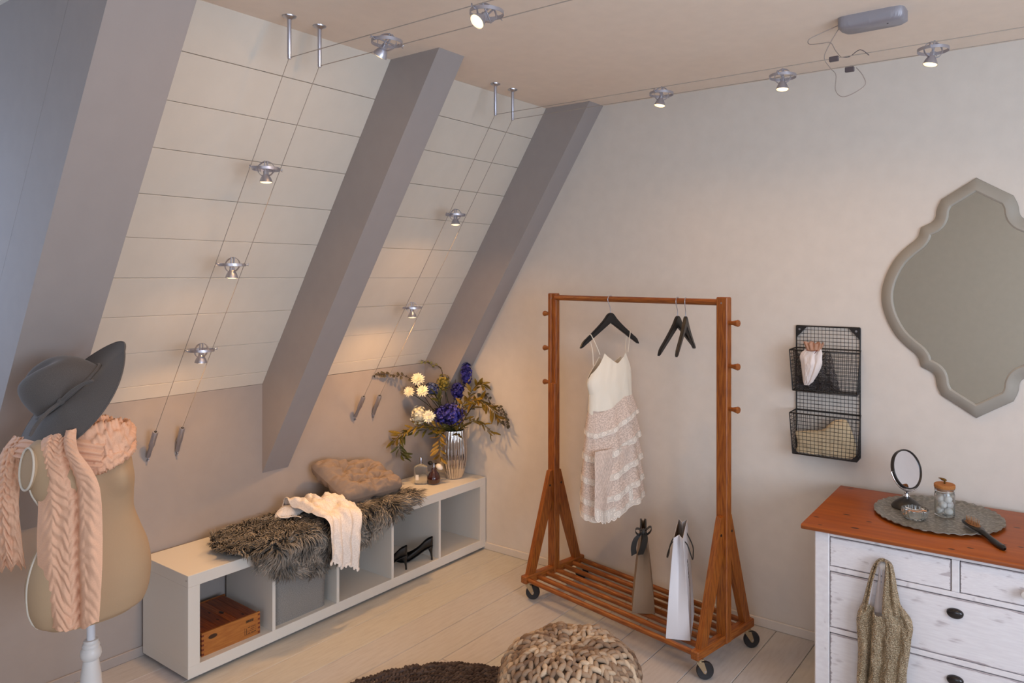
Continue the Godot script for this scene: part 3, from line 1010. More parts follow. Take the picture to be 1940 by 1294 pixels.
func lace_texture(base: Color, sd: int, holes: float) -> Texture2D:
	var im := Image.create(256, 256, false, Image.FORMAT_RGBA8)
	var n := noise(0.05, sd, 3)
	var cell := noise(0.045, sd + 1, 1, FastNoiseLite.TYPE_CELLULAR)
	cell.cellular_return_type = FastNoiseLite.RETURN_DISTANCE2_DIV
	for y in 256:
		for x in 256:
			var flower := n.get_noise_2d(x, y)
			var net := cell.get_noise_2d(x * 2.2, y * 2.2)
			var solid := flower > 0.05 or net < -0.55
			var a := 1.0 if solid else 1.0 - holes
			var c := base.lightened(0.12 if flower > 0.05 and net < 0.1 else 0.0)
			im.set_pixel(x, y, Color(c.r, c.g, c.b, a))
	im.generate_mipmaps()
	return ImageTexture.create_from_image(im)

func lace_cloth():
	var o := thing("lace_camisole", "crumpled white lace top hanging over the sheepskin and bench edge", "top", Vector3(0.3, BENCH_TOP, 1.12))
	var p := o.position
	var n := noise(5.0, 81, 3)
	# the length of the cloth from the heap on the sheepskin over the edge to the hem
	var left := [Vector3(0.09, 0.515, 1.215), Vector3(0.20, 0.56, 1.235), Vector3(0.33, 0.545, 1.225), Vector3(0.450, 0.530, 1.215), Vector3(0.500, 0.45, 1.222), Vector3(0.512, 0.38, 1.228), Vector3(0.514, 0.322, 1.232)]
	var right := [Vector3(0.16, 0.515, 0.965), Vector3(0.24, 0.56, 0.975), Vector3(0.36, 0.535, 0.985), Vector3(0.455, 0.522, 1.005), Vector3(0.500, 0.43, 1.040), Vector3(0.512, 0.34, 1.050), Vector3(0.514, 0.250, 1.058)]
	var f := func(u, v):
		var a := cr(left, v)
		var b := cr(right, v)
		var q := a.lerp(b, u)
		var top: float = clamp(1.0 - v * 1.6, 0.0, 1.0)
		var hang := 1.0 - top
		var fold := sin(u * 17.0 + n.get_noise_2d(u, v) * 4.0)
		q.y += top * (0.022 * fold + 0.045 * n.get_noise_2d(u * 0.7 + 3.0, v * 0.8))
		q.x += hang * (0.010 * sin(u * 21.0 + v * 2.0) + 0.012 * n.get_noise_2d(u * 0.6, v * 0.6 + 9.0))
		q.y += hang * hang * 0.012 * sin(u * 12.0)
		q.z += 0.012 * n.get_noise_2d(u * 0.5 + 7.0, v) * (1.0 - hang * 0.5)
		return q - p
	var st := new_st()
	sheet(st, 48, 60, f, 0.002)
	M.lace = plain(Color(0.93, 0.89, 0.85), 0.85)
	var wt := ramp_tex(noise(0.09, 83, 2, FastNoiseLite.TYPE_CELLULAR), [[0.0, Color(0.80, 0.76, 0.73)], [0.5, Color(0.93, 0.89, 0.85)], [1.0, Color(0.97, 0.94, 0.91)]], 256)
	M.lace_cloth = textured(wt, Vector3.ONE * 7.0, 0.85)
	M.lace_cloth.backlight_enabled = true
	M.lace_cloth.backlight = Color(0.2, 0.2, 0.2)
	obj("body", st, M.lace_cloth, o)
	# a cup-like lump with a strap, left of the heap
	st = new_st()
	grid(st, 24, 14, func(u, v):
		var a: float = TAU * u
		var r := 0.075 * sin(PI * 0.5 * v) * (1.0 + 0.10 * sin(a * 5.0))
		return Vector3(0.16, 0.505, 1.215) + Vector3(cos(a) * r * 0.75, 0.042 * cos(PI * 0.5 * v) - 0.008 + 0.006 * sin(a * 7.0) * v, sin(a) * r) - p, false)
	obj("cup", st, M.lace_cloth, o)
	st = new_st()
	tube(st, curve([Vector3(0.17, 0.54, 1.24), Vector3(0.15, 0.52, 1.275), Vector3(0.20, 0.505, 1.290), Vector3(0.26, 0.512, 1.25), Vector3(0.32, 0.52, 1.26)], 30).map(func(q): return q - p), 0.0028, 6)
	obj("strap", st, M.lace, o)
	# scalloped lace along the hem
	st = new_st()
	for k in 14:
		var e: Vector3 = f.call((k + 0.5) / 14.0, 1.0)
		ball(st, at(e), Vector3(0.003, 0.010, 0.0075), 10, 6)
	obj("lace_hem", st, M.lace, o)

# ------------------------------------------------------------------ vase, flowers, perfume bottles
func vase_and_flowers():
	var foot := Vector3(0.262, BENCH_TOP, 0.130)
	var v := thing("vase", "tall ribbed silver vase with shiny vertical flutes", "vase", foot)
	var st := new_st()
	var prof := [Vector2(0.0, 0.002), Vector2(0.040, 0.0), Vector2(0.048, 0.004), Vector2(0.062, 0.040), Vector2(0.073, 0.085), Vector2(0.079, 0.130), Vector2(0.0795, 0.165), Vector2(0.077, 0.205), Vector2(0.072, 0.245), Vector2(0.067, 0.280), Vector2(0.064, 0.300), Vector2(0.061, 0.301), Vector2(0.060, 0.298), Vector2(0.064, 0.270), Vector2(0.070, 0.200), Vector2(0.0, 0.19)]
	lathe(st, prof, 160, Transform3D(), 20, 0.11)
	var vm := plain(Color(0.80, 0.78, 0.77), 0.06, 1.0)
	obj("body", st, vm, v)
	var leafs := "leafy branches in the silver vase"
	var blooms := "white blooms in the silver vase"
	var mouth := Vector3(0.262, BENCH_TOP + 0.29, 0.130)
	M.stem = plain(Color(0.16, 0.17, 0.06), 0.6)
	M.twig = plain(Color(0.22, 0.12, 0.08), 0.7)
	var olive := leaf_material(Color(0.40, 0.32, 0.07), Color(0.60, 0.48, 0.14))
	var green := leaf_material(Color(0.20, 0.22, 0.07), Color(0.36, 0.35, 0.13))
	var eucal := leaf_material(Color(0.19, 0.16, 0.11), Color(0.36, 0.31, 0.23))
	var pale := leaf_material(Color(0.42, 0.40, 0.22), Color(0.58, 0.55, 0.34))
	# eucalyptus: small round leaves in pairs
	branch("eucalyptus_branch", "brown-green eucalyptus branch stretching left to the board panel", leafs, mouth, [Vector3(0.209, 0.763, 0.166), Vector3(0.10, 1.06, 0.32), Vector3(0.05, 1.105, 0.42), Vector3(0.02, 1.12, 0.49), Vector3(0.012, 1.118, 0.56)], M.twig, eucal, 18, 0.018, 0.9, 0.45)
	branch("eucalyptus_branch", "long drooping eucalyptus branch reaching right in front of the back wall", leafs, mouth, [Vector3(0.282, 0.763, 0.116), Vector3(0.429, 0.973, 0.06), Vector3(0.497, 0.922, 0.05), Vector3(0.564, 0.898, 0.045), Vector3(0.600, 0.84, 0.05), Vector3(0.618, 0.795, 0.055)], M.twig, eucal, 26, 0.019, 0.9, 0.30)
	branch("eucalyptus_branch", "thin eucalyptus twig standing highest behind the blue spike", leafs, mouth, [Vector3(0.245, 0.763, 0.141), Vector3(0.296, 1.144, 0.075), Vector3(0.308, 1.22, 0.065), Vector3(0.325, 1.255, 0.05)], M.twig, green, 12, 0.017, 0.8, 0.6)
	branch("eucalyptus_branch", "pale eucalyptus twig arching left above the white blooms", leafs, mouth, [Vector3(0.233, 0.748, 0.149), Vector3(0.165, 1.10, 0.139), Vector3(0.10, 1.148, 0.17), Vector3(0.046, 1.181, 0.208)], M.twig, pale, 12, 0.016, 0.9, 0.55)
	branch("eucalyptus_branch", "short brown eucalyptus twig left of the blue spike", leafs, mouth, [Vector3(0.245, 0.748, 0.141), Vector3(0.236, 1.10, 0.092), Vector3(0.21, 1.146, 0.097), Vector3(0.181, 1.142, 0.112)], M.twig, eucal, 9, 0.014, 0.9, 0.6)
	# long narrow olive leaves
	branch("leafy_branch", "olive leaf branch hanging low at the bouquet's left side", leafs, mouth, [Vector3(0.245, 0.759, 0.192), Vector3(0.177, 0.800, 0.320), Vector3(0.105, 0.765, 0.410), Vector3(0.06, 0.70, 0.445)], M.stem, olive, 26, 0.058, 0.24, 0.35)
	branch("leafy_branch", "dark olive branch drooping lowest left of the perfume bottles", leafs, mouth, [Vector3(0.233, 0.757, 0.195), Vector3(0.133, 0.77, 0.389), Vector3(0.10, 0.69, 0.435), Vector3(0.128, 0.610, 0.425)], M.stem, green, 22, 0.052, 0.26, 0.4)
	branch("leafy_branch", "golden leaf sprig falling down the front of the vase", leafs, mouth, [Vector3(0.255, 0.757, 0.190), Vector3(0.278, 0.735, 0.270), Vector3(0.288, 0.665, 0.285), Vector3(0.294, 0.600, 0.283)], M.stem, leaf_material(Color(0.50, 0.36, 0.05), Color(0.66, 0.49, 0.08)), 12, 0.050, 0.3, 0.5)
	branch("leafy_branch", "thick golden-olive branch at the bouquet's right side", leafs, mouth, [Vector3(0.317, 0.759, 0.152), Vector3(0.44, 0.945, 0.123), Vector3(0.53, 0.910, 0.095), Vector3(0.58, 0.845, 0.080)], M.stem, leaf_material(Color(0.42, 0.32, 0.05), Color(0.58, 0.44, 0.10)), 30, 0.062, 0.24, 0.3)
	branch("leafy_branch", "olive branch bending down right of the vase's mouth", leafs, mouth, [Vector3(0.315, 0.757, 0.148), Vector3(0.43, 0.827, 0.135), Vector3(0.504, 0.80, 0.121), Vector3(0.548, 0.75, 0.105)], M.stem, olive, 16, 0.050, 0.24, 0.45)
	branch("leafy_branch", "olive branch rising right of the blue spike", leafs, mouth, [Vector3(0.27, 0.748, 0.124), Vector3(0.357, 0.973, 0.092), Vector3(0.405, 1.035, 0.075), Vector3(0.442, 1.040, 0.065)], M.stem, olive, 22, 0.046, 0.32, 0.45)
	branch("leafy_branch", "short golden sprig in the middle right of the blue blooms", leafs, mouth, [Vector3(0.300, 0.757, 0.160), Vector3(0.385, 0.925, 0.187), Vector3(0.441, 0.962, 0.185), Vector3(0.495, 0.958, 0.160)], M.stem, leaf_material(Color(0.60, 0.42, 0.05), Color(0.70, 0.52, 0.10)), 14, 0.048, 0.3, 0.5)
	branch("leafy_branch", "green branch filling the middle of the bouquet", leafs, mouth, [Vector3(0.250, 0.757, 0.160), Vector3(0.235, 0.88, 0.21), Vector3(0.22, 0.95, 0.23), Vector3(0.20, 0.99, 0.24)], M.stem, green, 18, 0.050, 0.3, 0.3)
	branch("leafy_branch", "low green branch under the blue hydrangea head", leafs, mouth, [Vector3(0.275, 0.757, 0.170), Vector3(0.31, 0.80, 0.22), Vector3(0.34, 0.83, 0.24), Vector3(0.40, 0.82, 0.21)], M.stem, green, 18, 0.045, 0.3, 0.1)
	# blooms
	var cream := plain(Color(0.97, 0.92, 0.78), 0.7)
	var ivory := plain(Color(0.92, 0.90, 0.80), 0.7)
	mum("white_chrysanthemum", "large cream bloom, highest of the white flowers", blooms, mouth, Vector3(0.128, 1.077, 0.310), 0.037, cream)
	mum("white_chrysanthemum", "cream bloom just below the highest white flower", blooms, mouth, Vector3(0.180, 1.011, 0.322), 0.033, cream)
	mum("white_chrysanthemum", "small cream bloom, farthest left of the white flowers", blooms, mouth, Vector3(0.085, 1.001, 0.345), 0.028, cream)
	mum("white_chrysanthemum", "spiky white bloom right of the white cluster", blooms, mouth, Vector3(0.245, 0.862, 0.332), 0.034, ivory)
	cluster("white_hydrangea", "round cluster of small white petals, low on the left", blooms, mouth, Vector3(0.176, 0.868, 0.345), Vector3(0.044, 0.048, 0.044), 60, ivory, ivory, 0.011)
	var blue := plain(Color(0.095, 0.085, 0.40), 0.6)
	var blue2 := plain(Color(0.24, 0.23, 0.60), 0.6)
	var mist := plain(Color(0.24, 0.28, 0.46), 0.6)
	var mist2 := plain(Color(0.36, 0.40, 0.54), 0.6)
	var bl := "blue blooms in the silver vase"
	cluster("blue_hydrangea", "big round violet-blue head in the middle of the bouquet", bl, mouth, Vector3(0.345, 0.872, 0.235), Vector3(0.070, 0.056, 0.060), 150, blue, blue2, 0.012)
	cluster("blue_hydrangea", "dark blue head left beside the big blue one", bl, mouth, Vector3(0.288, 0.868, 0.262), Vector3(0.042, 0.046, 0.042), 70, blue, blue2, 0.011)
	cluster("blue_hydrangea", "dusty grey-blue flower head behind the cream blooms", bl, mouth, Vector3(0.180, 1.013, 0.250), Vector3(0.040, 0.034, 0.036), 60, mist, mist2, 0.011)
	cluster("blue_delphinium", "tall deep blue flower spike at the top right", bl, mouth, Vector3(0.319, 1.095, 0.085), Vector3(0.026, 0.066, 0.026), 70, blue, blue2, 0.013)
	cluster("blue_delphinium", "lower blue flower spike leaning into the bouquet", bl, mouth, Vector3(0.308, 1.000, 0.150), Vector3(0.032, 0.044, 0.030), 60, blue, blue2, 0.013)
	cluster("yellow_flower", "pale yellow-green flower head at the top of the bouquet", "", mouth, Vector3(0.205, 1.045, 0.172), Vector3(0.040, 0.046, 0.034), 50, plain(Color(0.50, 0.44, 0.16), 0.6), plain(Color(0.62, 0.55, 0.25), 0.6), 0.011)
	perfumes()

func leaf_material(a: Color, b: Color) -> StandardMaterial3D:
	var m := textured(M.leaf_noise, Vector3.ONE * 9.0, 0.55)
	m.albedo_color = b
	m.backlight_enabled = true
	m.backlight = Color(a.r * 0.5, a.g * 0.5, a.b * 0.3)
	return m

# a twig with leaves along its outer part, every leaf with a crease
func branch(called, label, group, mouth, pts, stem_mat, leaf_mat, count, length, aspect, from):
	var o := thing(called, label, "branch", mouth, 0.0, group)
	var path := [Vector3(0.262, BENCH_TOP + 0.21, 0.130), mouth.lerp(pts[0], 0.7)]
	path.append_array(pts)
	var c := curve(path, 40).map(func(p): return p - mouth)
	var st := new_st()
	var rad := []
	for i in 41:
		rad.append(0.0026 - 0.0017 * i / 40.0)
	tube(st, c, rad, 6)
	obj("stem", st, stem_mat, o)
	var r := RandomNumberGenerator.new()
	r.seed = hash(label)
	count = int(count * 1.5)
	for k in count:
		var t: float = from + (1.0 - from) * (k + 0.5) / count
		var i: int = min(int(t * 40), 39)
		var p: Vector3 = c[i].lerp(c[i + 1], t * 40 - i)
		var d: Vector3 = (c[i + 1] - c[i]).normalized()
		var s := d.cross(Vector3.UP)
		s = s.normalized() if s.length() > 0.1 else Vector3.RIGHT
		s = s.rotated(d, (PI if k % 2 else 0.0) + r.randf_range(-0.9, 0.9))
		var dir := (d * (0.75 if aspect < 0.5 else 0.35) + s).normalized()
		if k == count - 1:
			dir = d
		var l: float = length * r.randf_range(0.9, 1.45)
		st = new_st()
		leaf(st, p, dir, d.cross(dir).rotated(dir, r.randf_range(-0.6, 0.6)).normalized(), l, l * aspect)
		obj("leaf", st, leaf_mat, o)

func leaf(st, p: Vector3, dir: Vector3, up: Vector3, l: float, w: float):
	var side := dir.cross(up).normalized()
	sheet(st, 4, 6, func(u, v):
		var a: float = u * 2.0 - 1.0
		var wd := w * 0.5 * pow(sin(PI * clamp(v * 0.94 + 0.03, 0.0, 1.0)), 0.75)
		return p + dir * (0.004 + l * v) + side * a * wd + up * (abs(a) * wd * 0.35 - l * 0.22 * v * v), 0.0006)

func mum(called, label, group, mouth, pos, rad, mat):
	var o := thing(called, label, "flower", mouth, 0.0, group)
	var p: Vector3 = pos - mouth
	var st := new_st()
	tube(st, curve([Vector3(0, -0.07, 0), Vector3(0, 0.01, 0) + p * 0.08, p * 0.6 + Vector3(0, 0.02, 0), p - p.normalized() * 0.01], 20), 0.0024, 6)
	obj("stem", st, M.stem, o)
	var face := (Vector3(0.75, 0.25, 0.65) + p * 0.8).normalized()
	var x := face.cross(Vector3.UP).normalized()
	var y := x.cross(face)
	var r := RandomNumberGenerator.new()
	r.seed = hash(label)
	for ring in [[0.25, 8, 0.45], [0.6, 12, 0.75], [1.05, 15, 0.95], [1.45, 16, 1.05]]:
		for k in ring[1]:
			var a: float = TAU * (k + r.randf_range(-0.2, 0.2)) / ring[1]
			var out := (face * cos(ring[0]) + (x * cos(a) + y * sin(a)) * sin(ring[0])).normalized()
			st = new_st()
			leaf(st, p, out, (face - out * face.dot(out) * 0.9).normalized(), rad * ring[2] * r.randf_range(0.88, 1.1), rad * 0.34)
			obj("petal", st, mat, o)

func cluster(called, label, group, mouth, pos, size, count, mat_a, mat_b, petal):
	var o := thing(called, label, "flower", mouth, 0.0, group)
	var p: Vector3 = pos - mouth
	var st := new_st()
	tube(st, curve([Vector3(0, -0.07, 0), Vector3(0, 0.01, 0) + p * 0.08, p * 0.6 + Vector3(0, 0.01, 0), p], 20), 0.003, 6)
	obj("stem", st, M.stem, o)
	var r := RandomNumberGenerator.new()
	r.seed = hash(label)
	st = new_st()
	ball(st, at(p), size * 0.72, 14, 10)
	obj("heart", st, mat_a, o)
	for k in count:
		# floret: four small petals and a dot
		var y = 1.0 - 2.0 * (k + 0.5) / count
		var a = k * 2.39996 + r.randf_range(-0.2, 0.2)
		var n := Vector3(sqrt(1 - y * y) * cos(a), y, sqrt(1 - y * y) * sin(a))
		var c: Vector3 = p + n * size * r.randf_range(0.70, 1.28)
		st = new_st()
		var t := n.cross(Vector3(0.31, 0.84, 0.43)).normalized()
		var tilt := r.randf_range(0.1, 0.5)
		for q in 4:
			var d := t.rotated(n, TAU * q / 4.0 + a)
			var w := n.cross(d)
			var e0: Vector3 = c + d * petal * 1.1 + n * petal * tilt
			var m0: Vector3 = c + d * petal * 0.55 + n * petal * (tilt * 0.5 + 0.12)
			smooth(st)
			for s in [-1.0, 1.0]:
				quad(st, c, m0 + w * s * petal * 0.5 - n * petal * 0.12, e0, m0, n)
				quad(st, c - n * 0.0006, m0 + w * s * petal * 0.5 - n * petal * 0.16, e0 - n * 0.0006, m0 - n * 0.0006, -n)
		obj("floret", st, mat_a if r.randf() < 0.55 else mat_b, o)

func perfumes():
	var o := thing("perfume_bottle", "flat clear glass perfume bottle with silver neck beside the cushion", "perfume bottle", Vector3(0.196, BENCH_TOP, 0.350), 0.62)
	var glass := plain(Color(0.97, 0.97, 0.95, 0.05), 0.03)
	glass.refraction_enabled = true
	glass.refraction_scale = 0.05
	var st := new_st()
	var sec := func(u, hx, hz): return rounded_rect(u, hx, hz, min(hx, hz) * 0.6)
	var tab := [[0.0, 0.034, 0.014], [0.06, 0.039, 0.017], [0.15, 0.040, 0.0175], [0.8, 0.040, 0.0175], [0.88, 0.036, 0.016], [0.94, 0.022, 0.013], [1.0, 0.010, 0.010]]
	grid(st, 48, 40, func(u, v):
		var r := lerp_table(tab, v)
		var p: Vector2 = sec.call(u, r[0], r[1])
		return Vector3(p.x, 0.126 * v, p.y), true)
	for e in [[0.0, -1.0], [1.0, 1.0]]:
		grid(st, 48, 1, func(u, v):
			var r := lerp_table(tab, e[0])
			var p: Vector2 = sec.call(u, r[0], r[1]) * (1.0 - v)
			return Vector3(p.x, 0.126 * e[0], p.y), e[1] > 0)
	obj("glass_body", st, glass, o)
	st = new_st()
	lathe(st, [Vector2(0.0105, 0.126), Vector2(0.0115, 0.127), Vector2(0.0115, 0.132), Vector2(0.0085, 0.133), Vector2(0.0085, 0.162), Vector2(0.0075, 0.164), Vector2(0.0, 0.164)], 20)
	obj("neck_cap", st, M.steel, o)
	st = new_st()
	block(st, Vector3(-0.028, 0.030, 0.0176), Vector3(-0.010, 0.062, 0.0181), 0.0)
	obj("paper_label", st, plain(Color(0.86, 0.82, 0.76), 0.8), o)
	o = thing("perfume_atomizer", "small burgundy glass atomizer with a white squeeze bulb before the vase", "perfume bottle", Vector3(0.254, BENCH_TOP, 0.300))
	var wine := plain(Color(0.20, 0.055, 0.055), 0.12)
	wine.clearcoat_enabled = true
	wine.clearcoat = 1.0
	wine.clearcoat_roughness = 0.05
	st = new_st()
	lathe(st, [Vector2(0.0, 0.002), Vector2(0.024, 0.0), Vector2(0.035, 0.008), Vector2(0.041, 0.025), Vector2(0.040, 0.042), Vector2(0.032, 0.060), Vector2(0.021, 0.076), Vector2(0.013, 0.092), Vector2(0.011, 0.105), Vector2(0.0, 0.105)], 64, Transform3D(), 16, 0.035)
	obj("bulb_bottle", st, wine, o)
	st = new_st()
	lathe(st, [Vector2(0.0115, 0.096), Vector2(0.012, 0.104), Vector2(0.009, 0.106), Vector2(0.007, 0.118), Vector2(0.007, 0.128), Vector2(0.0, 0.129)], 18)
	obj("collar", st, M.steel, o)
	st = new_st()
	tube(st, [Vector3(-0.026, 0.124, 0.018), Vector3(0.0, 0.124, 0.0), Vector3(0.018, 0.122, -0.010)], 0.0042, 10)
	ball(st, at(Vector3(-0.018, 0.126, 0.012)), Vector3(0.019, 0.012, 0.012), 14, 8)
	obj("spray_head", st, M.black, o)
	st = new_st()
	ball(st, at(Vector3(0.036, 0.106, -0.012), Vector3(0, 0.3, -0.6)), Vector3(0.024, 0.0165, 0.0165), 24, 14)
	obj("squeeze_bulb", st, plain(Color(0.92, 0.88, 0.82), 0.6), o)

# ------------------------------------------------------------------ dress form with hat and scarf
func dress_form():
	var foot := Vector3(0.758, 0, 2.358)
	var turn := PI / 2
	var o := thing("dress_form", "beige linen dress form on a turned white stand, beside the knee wall", "dress form", foot, turn)
	# heights: [y, forward, half width, half depth, bust]
	var tab := [[0.570, 0.0, 0.128, 0.080, 0.0], [0.590, 0.0, 0.158, 0.108, 0.0], [0.64, -0.002, 0.176, 0.126, 0.0], [0.72, 0.0, 0.180, 0.132, 0.0], [0.79, 0.004, 0.168, 0.120, 0.0], [0.86, 0.008, 0.142, 0.102, 0.0], [0.915, 0.010, 0.126, 0.092, 0.0], [0.97, 0.010, 0.134, 0.098, 0.15], [1.02, 0.008, 0.147, 0.104, 0.8], [1.06, 0.006, 0.148, 0.106, 1.0], [1.10, 0.0, 0.146, 0.102, 0.6], [1.14, -0.006, 0.146, 0.088, 0.15], [1.165, -0.012, 0.138, 0.074, 0.0], [1.185, -0.016, 0.108, 0.064, 0.0], [1.205, -0.018, 0.066, 0.056, 0.0], [1.22, -0.016, 0.054, 0.052, 0.0], [1.25, -0.010, 0.052, 0.051, 0.0]]
	var st := new_st()
	grid(st, 72, 90, func(u, v):
		var y: float = lerp(0.570, 1.25, v)
		var r := lerp_table(tab, y)
		var a: float = TAU * u
		var c := sin(a)
		var s := cos(a)
		var x: float = r[1] * sign(s) * pow(abs(s), 0.92)
		var z: float = r[0] + r[2] * sign(c) * pow(abs(c), 0.95)
		if c > 0.0:
			for sg in [-1.0, 1.0]:
				z += r[3] * 0.040 * exp(-pow((x - sg * 0.072) / 0.045, 2.0))
		x -= 0.030 * smoothstep(0.88, 1.08, y)
		return Vector3(x, y, z), true)
	grid(st, 72, 1, func(u, v): return Vector3(0, 0.575, 0) if v < 0.5 else Vector3(0.128 * cos(TAU * u), 0.57, 0.08 * sin(TAU * u)), true)
	var linen := textured(ramp_tex(noise(0.3, 91, 2), [[0.0, Color(0.66, 0.55, 0.43)], [1.0, Color(0.73, 0.625, 0.50)]], 256), Vector3.ONE * 9.0, 0.9)
	obj("torso", st, linen, o)
	var trim := plain(Color(0.80, 0.76, 0.70), 0.85)
	for sg in [-1.0, 1.0]:
		var c := Vector3((0.118 if sg > 0 else -0.143) - 0.030, 1.098, -0.004)
		var nrm := Vector3(sg, 0.10, 0.06).normalized()
		var e1 := Vector3(0, 0, 1) - nrm * nrm.z
		e1 = e1.normalized()
		var e2 = nrm.cross(e1) * sg * -1.0
		st = new_st()
		lathe(st, [Vector2(0.062, -0.03), Vector2(0.062, 0.002), Vector2(0.058, 0.006), Vector2(0.0, 0.009)], 36, Transform3D(Basis(e1 * 0.74, nrm, e2 * 1.05), c))
		var ap := obj("armhole_plate", st, linen, o)
		st = new_st()
		var ring := []
		for k in 36:
			var a := TAU * k / 36
			ring.append(c + nrm * 0.007 + e1 * 0.046 * cos(a) + e2 * 0.0655 * sin(a))
		tube(st, ring, 0.0036, 8, false, true)
		obj("piping", st, trim, ap)
	# white seams down the sides and over the shoulder
	for sg in [-1.0]:
		st = new_st()
		var pts := []
		for k in 25:
			var y: float = lerp(1.035, 0.585, k / 24.0)
			var r := lerp_table(tab, y)
			pts.append(Vector3(sg * (r[1] + 0.0005) - 0.030 * smoothstep(0.88, 1.08, y), y, r[0]))
		tube(st, pts, 0.0035, 8)
		obj("side_seam", st, trim, o)
	st = new_st()
	tube(st, [Vector3(0, 0.30, 0), Vector3(0, 0.574, 0)], 0.0125, 20)
	obj("pole", st, plain(Color(0.80, 0.80, 0.82), 0.3), o)
	st = new_st()
	lathe(st, [Vector2(0.0, 0.0), Vector2(0.15, 0.0), Vector2(0.155, 0.012), Vector2(0.14, 0.024), Vector2(0.07, 0.034), Vector2(0.035, 0.05), Vector2(0.03, 0.07), Vector2(0.042, 0.09), Vector2(0.044, 0.12), Vector2(0.036, 0.20), Vector2(0.0345, 0.30), Vector2(0.030, 0.37), Vector2(0.0225, 0.424), Vector2(0.028, 0.430), Vector2(0.031, 0.441), Vector2(0.0295, 0.456), Vector2(0.0245, 0.464), Vector2(0.026, 0.470), Vector2(0.0245, 0.476), Vector2(0.0215, 0.479), Vector2(0.0225, 0.485), Vector2(0.0205, 0.490), Vector2(0.0125, 0.491)], 48)
	obj("turned_stand", st, plain(Color(0.80, 0.79, 0.78), 0.35), o)
	scarf(foot)
	hat()

func pleat(a: float) -> float:      # crisp zigzag, -1..1
	var f = a - floor(a)
	return 1.0 - 4.0 * abs(f - 0.5)

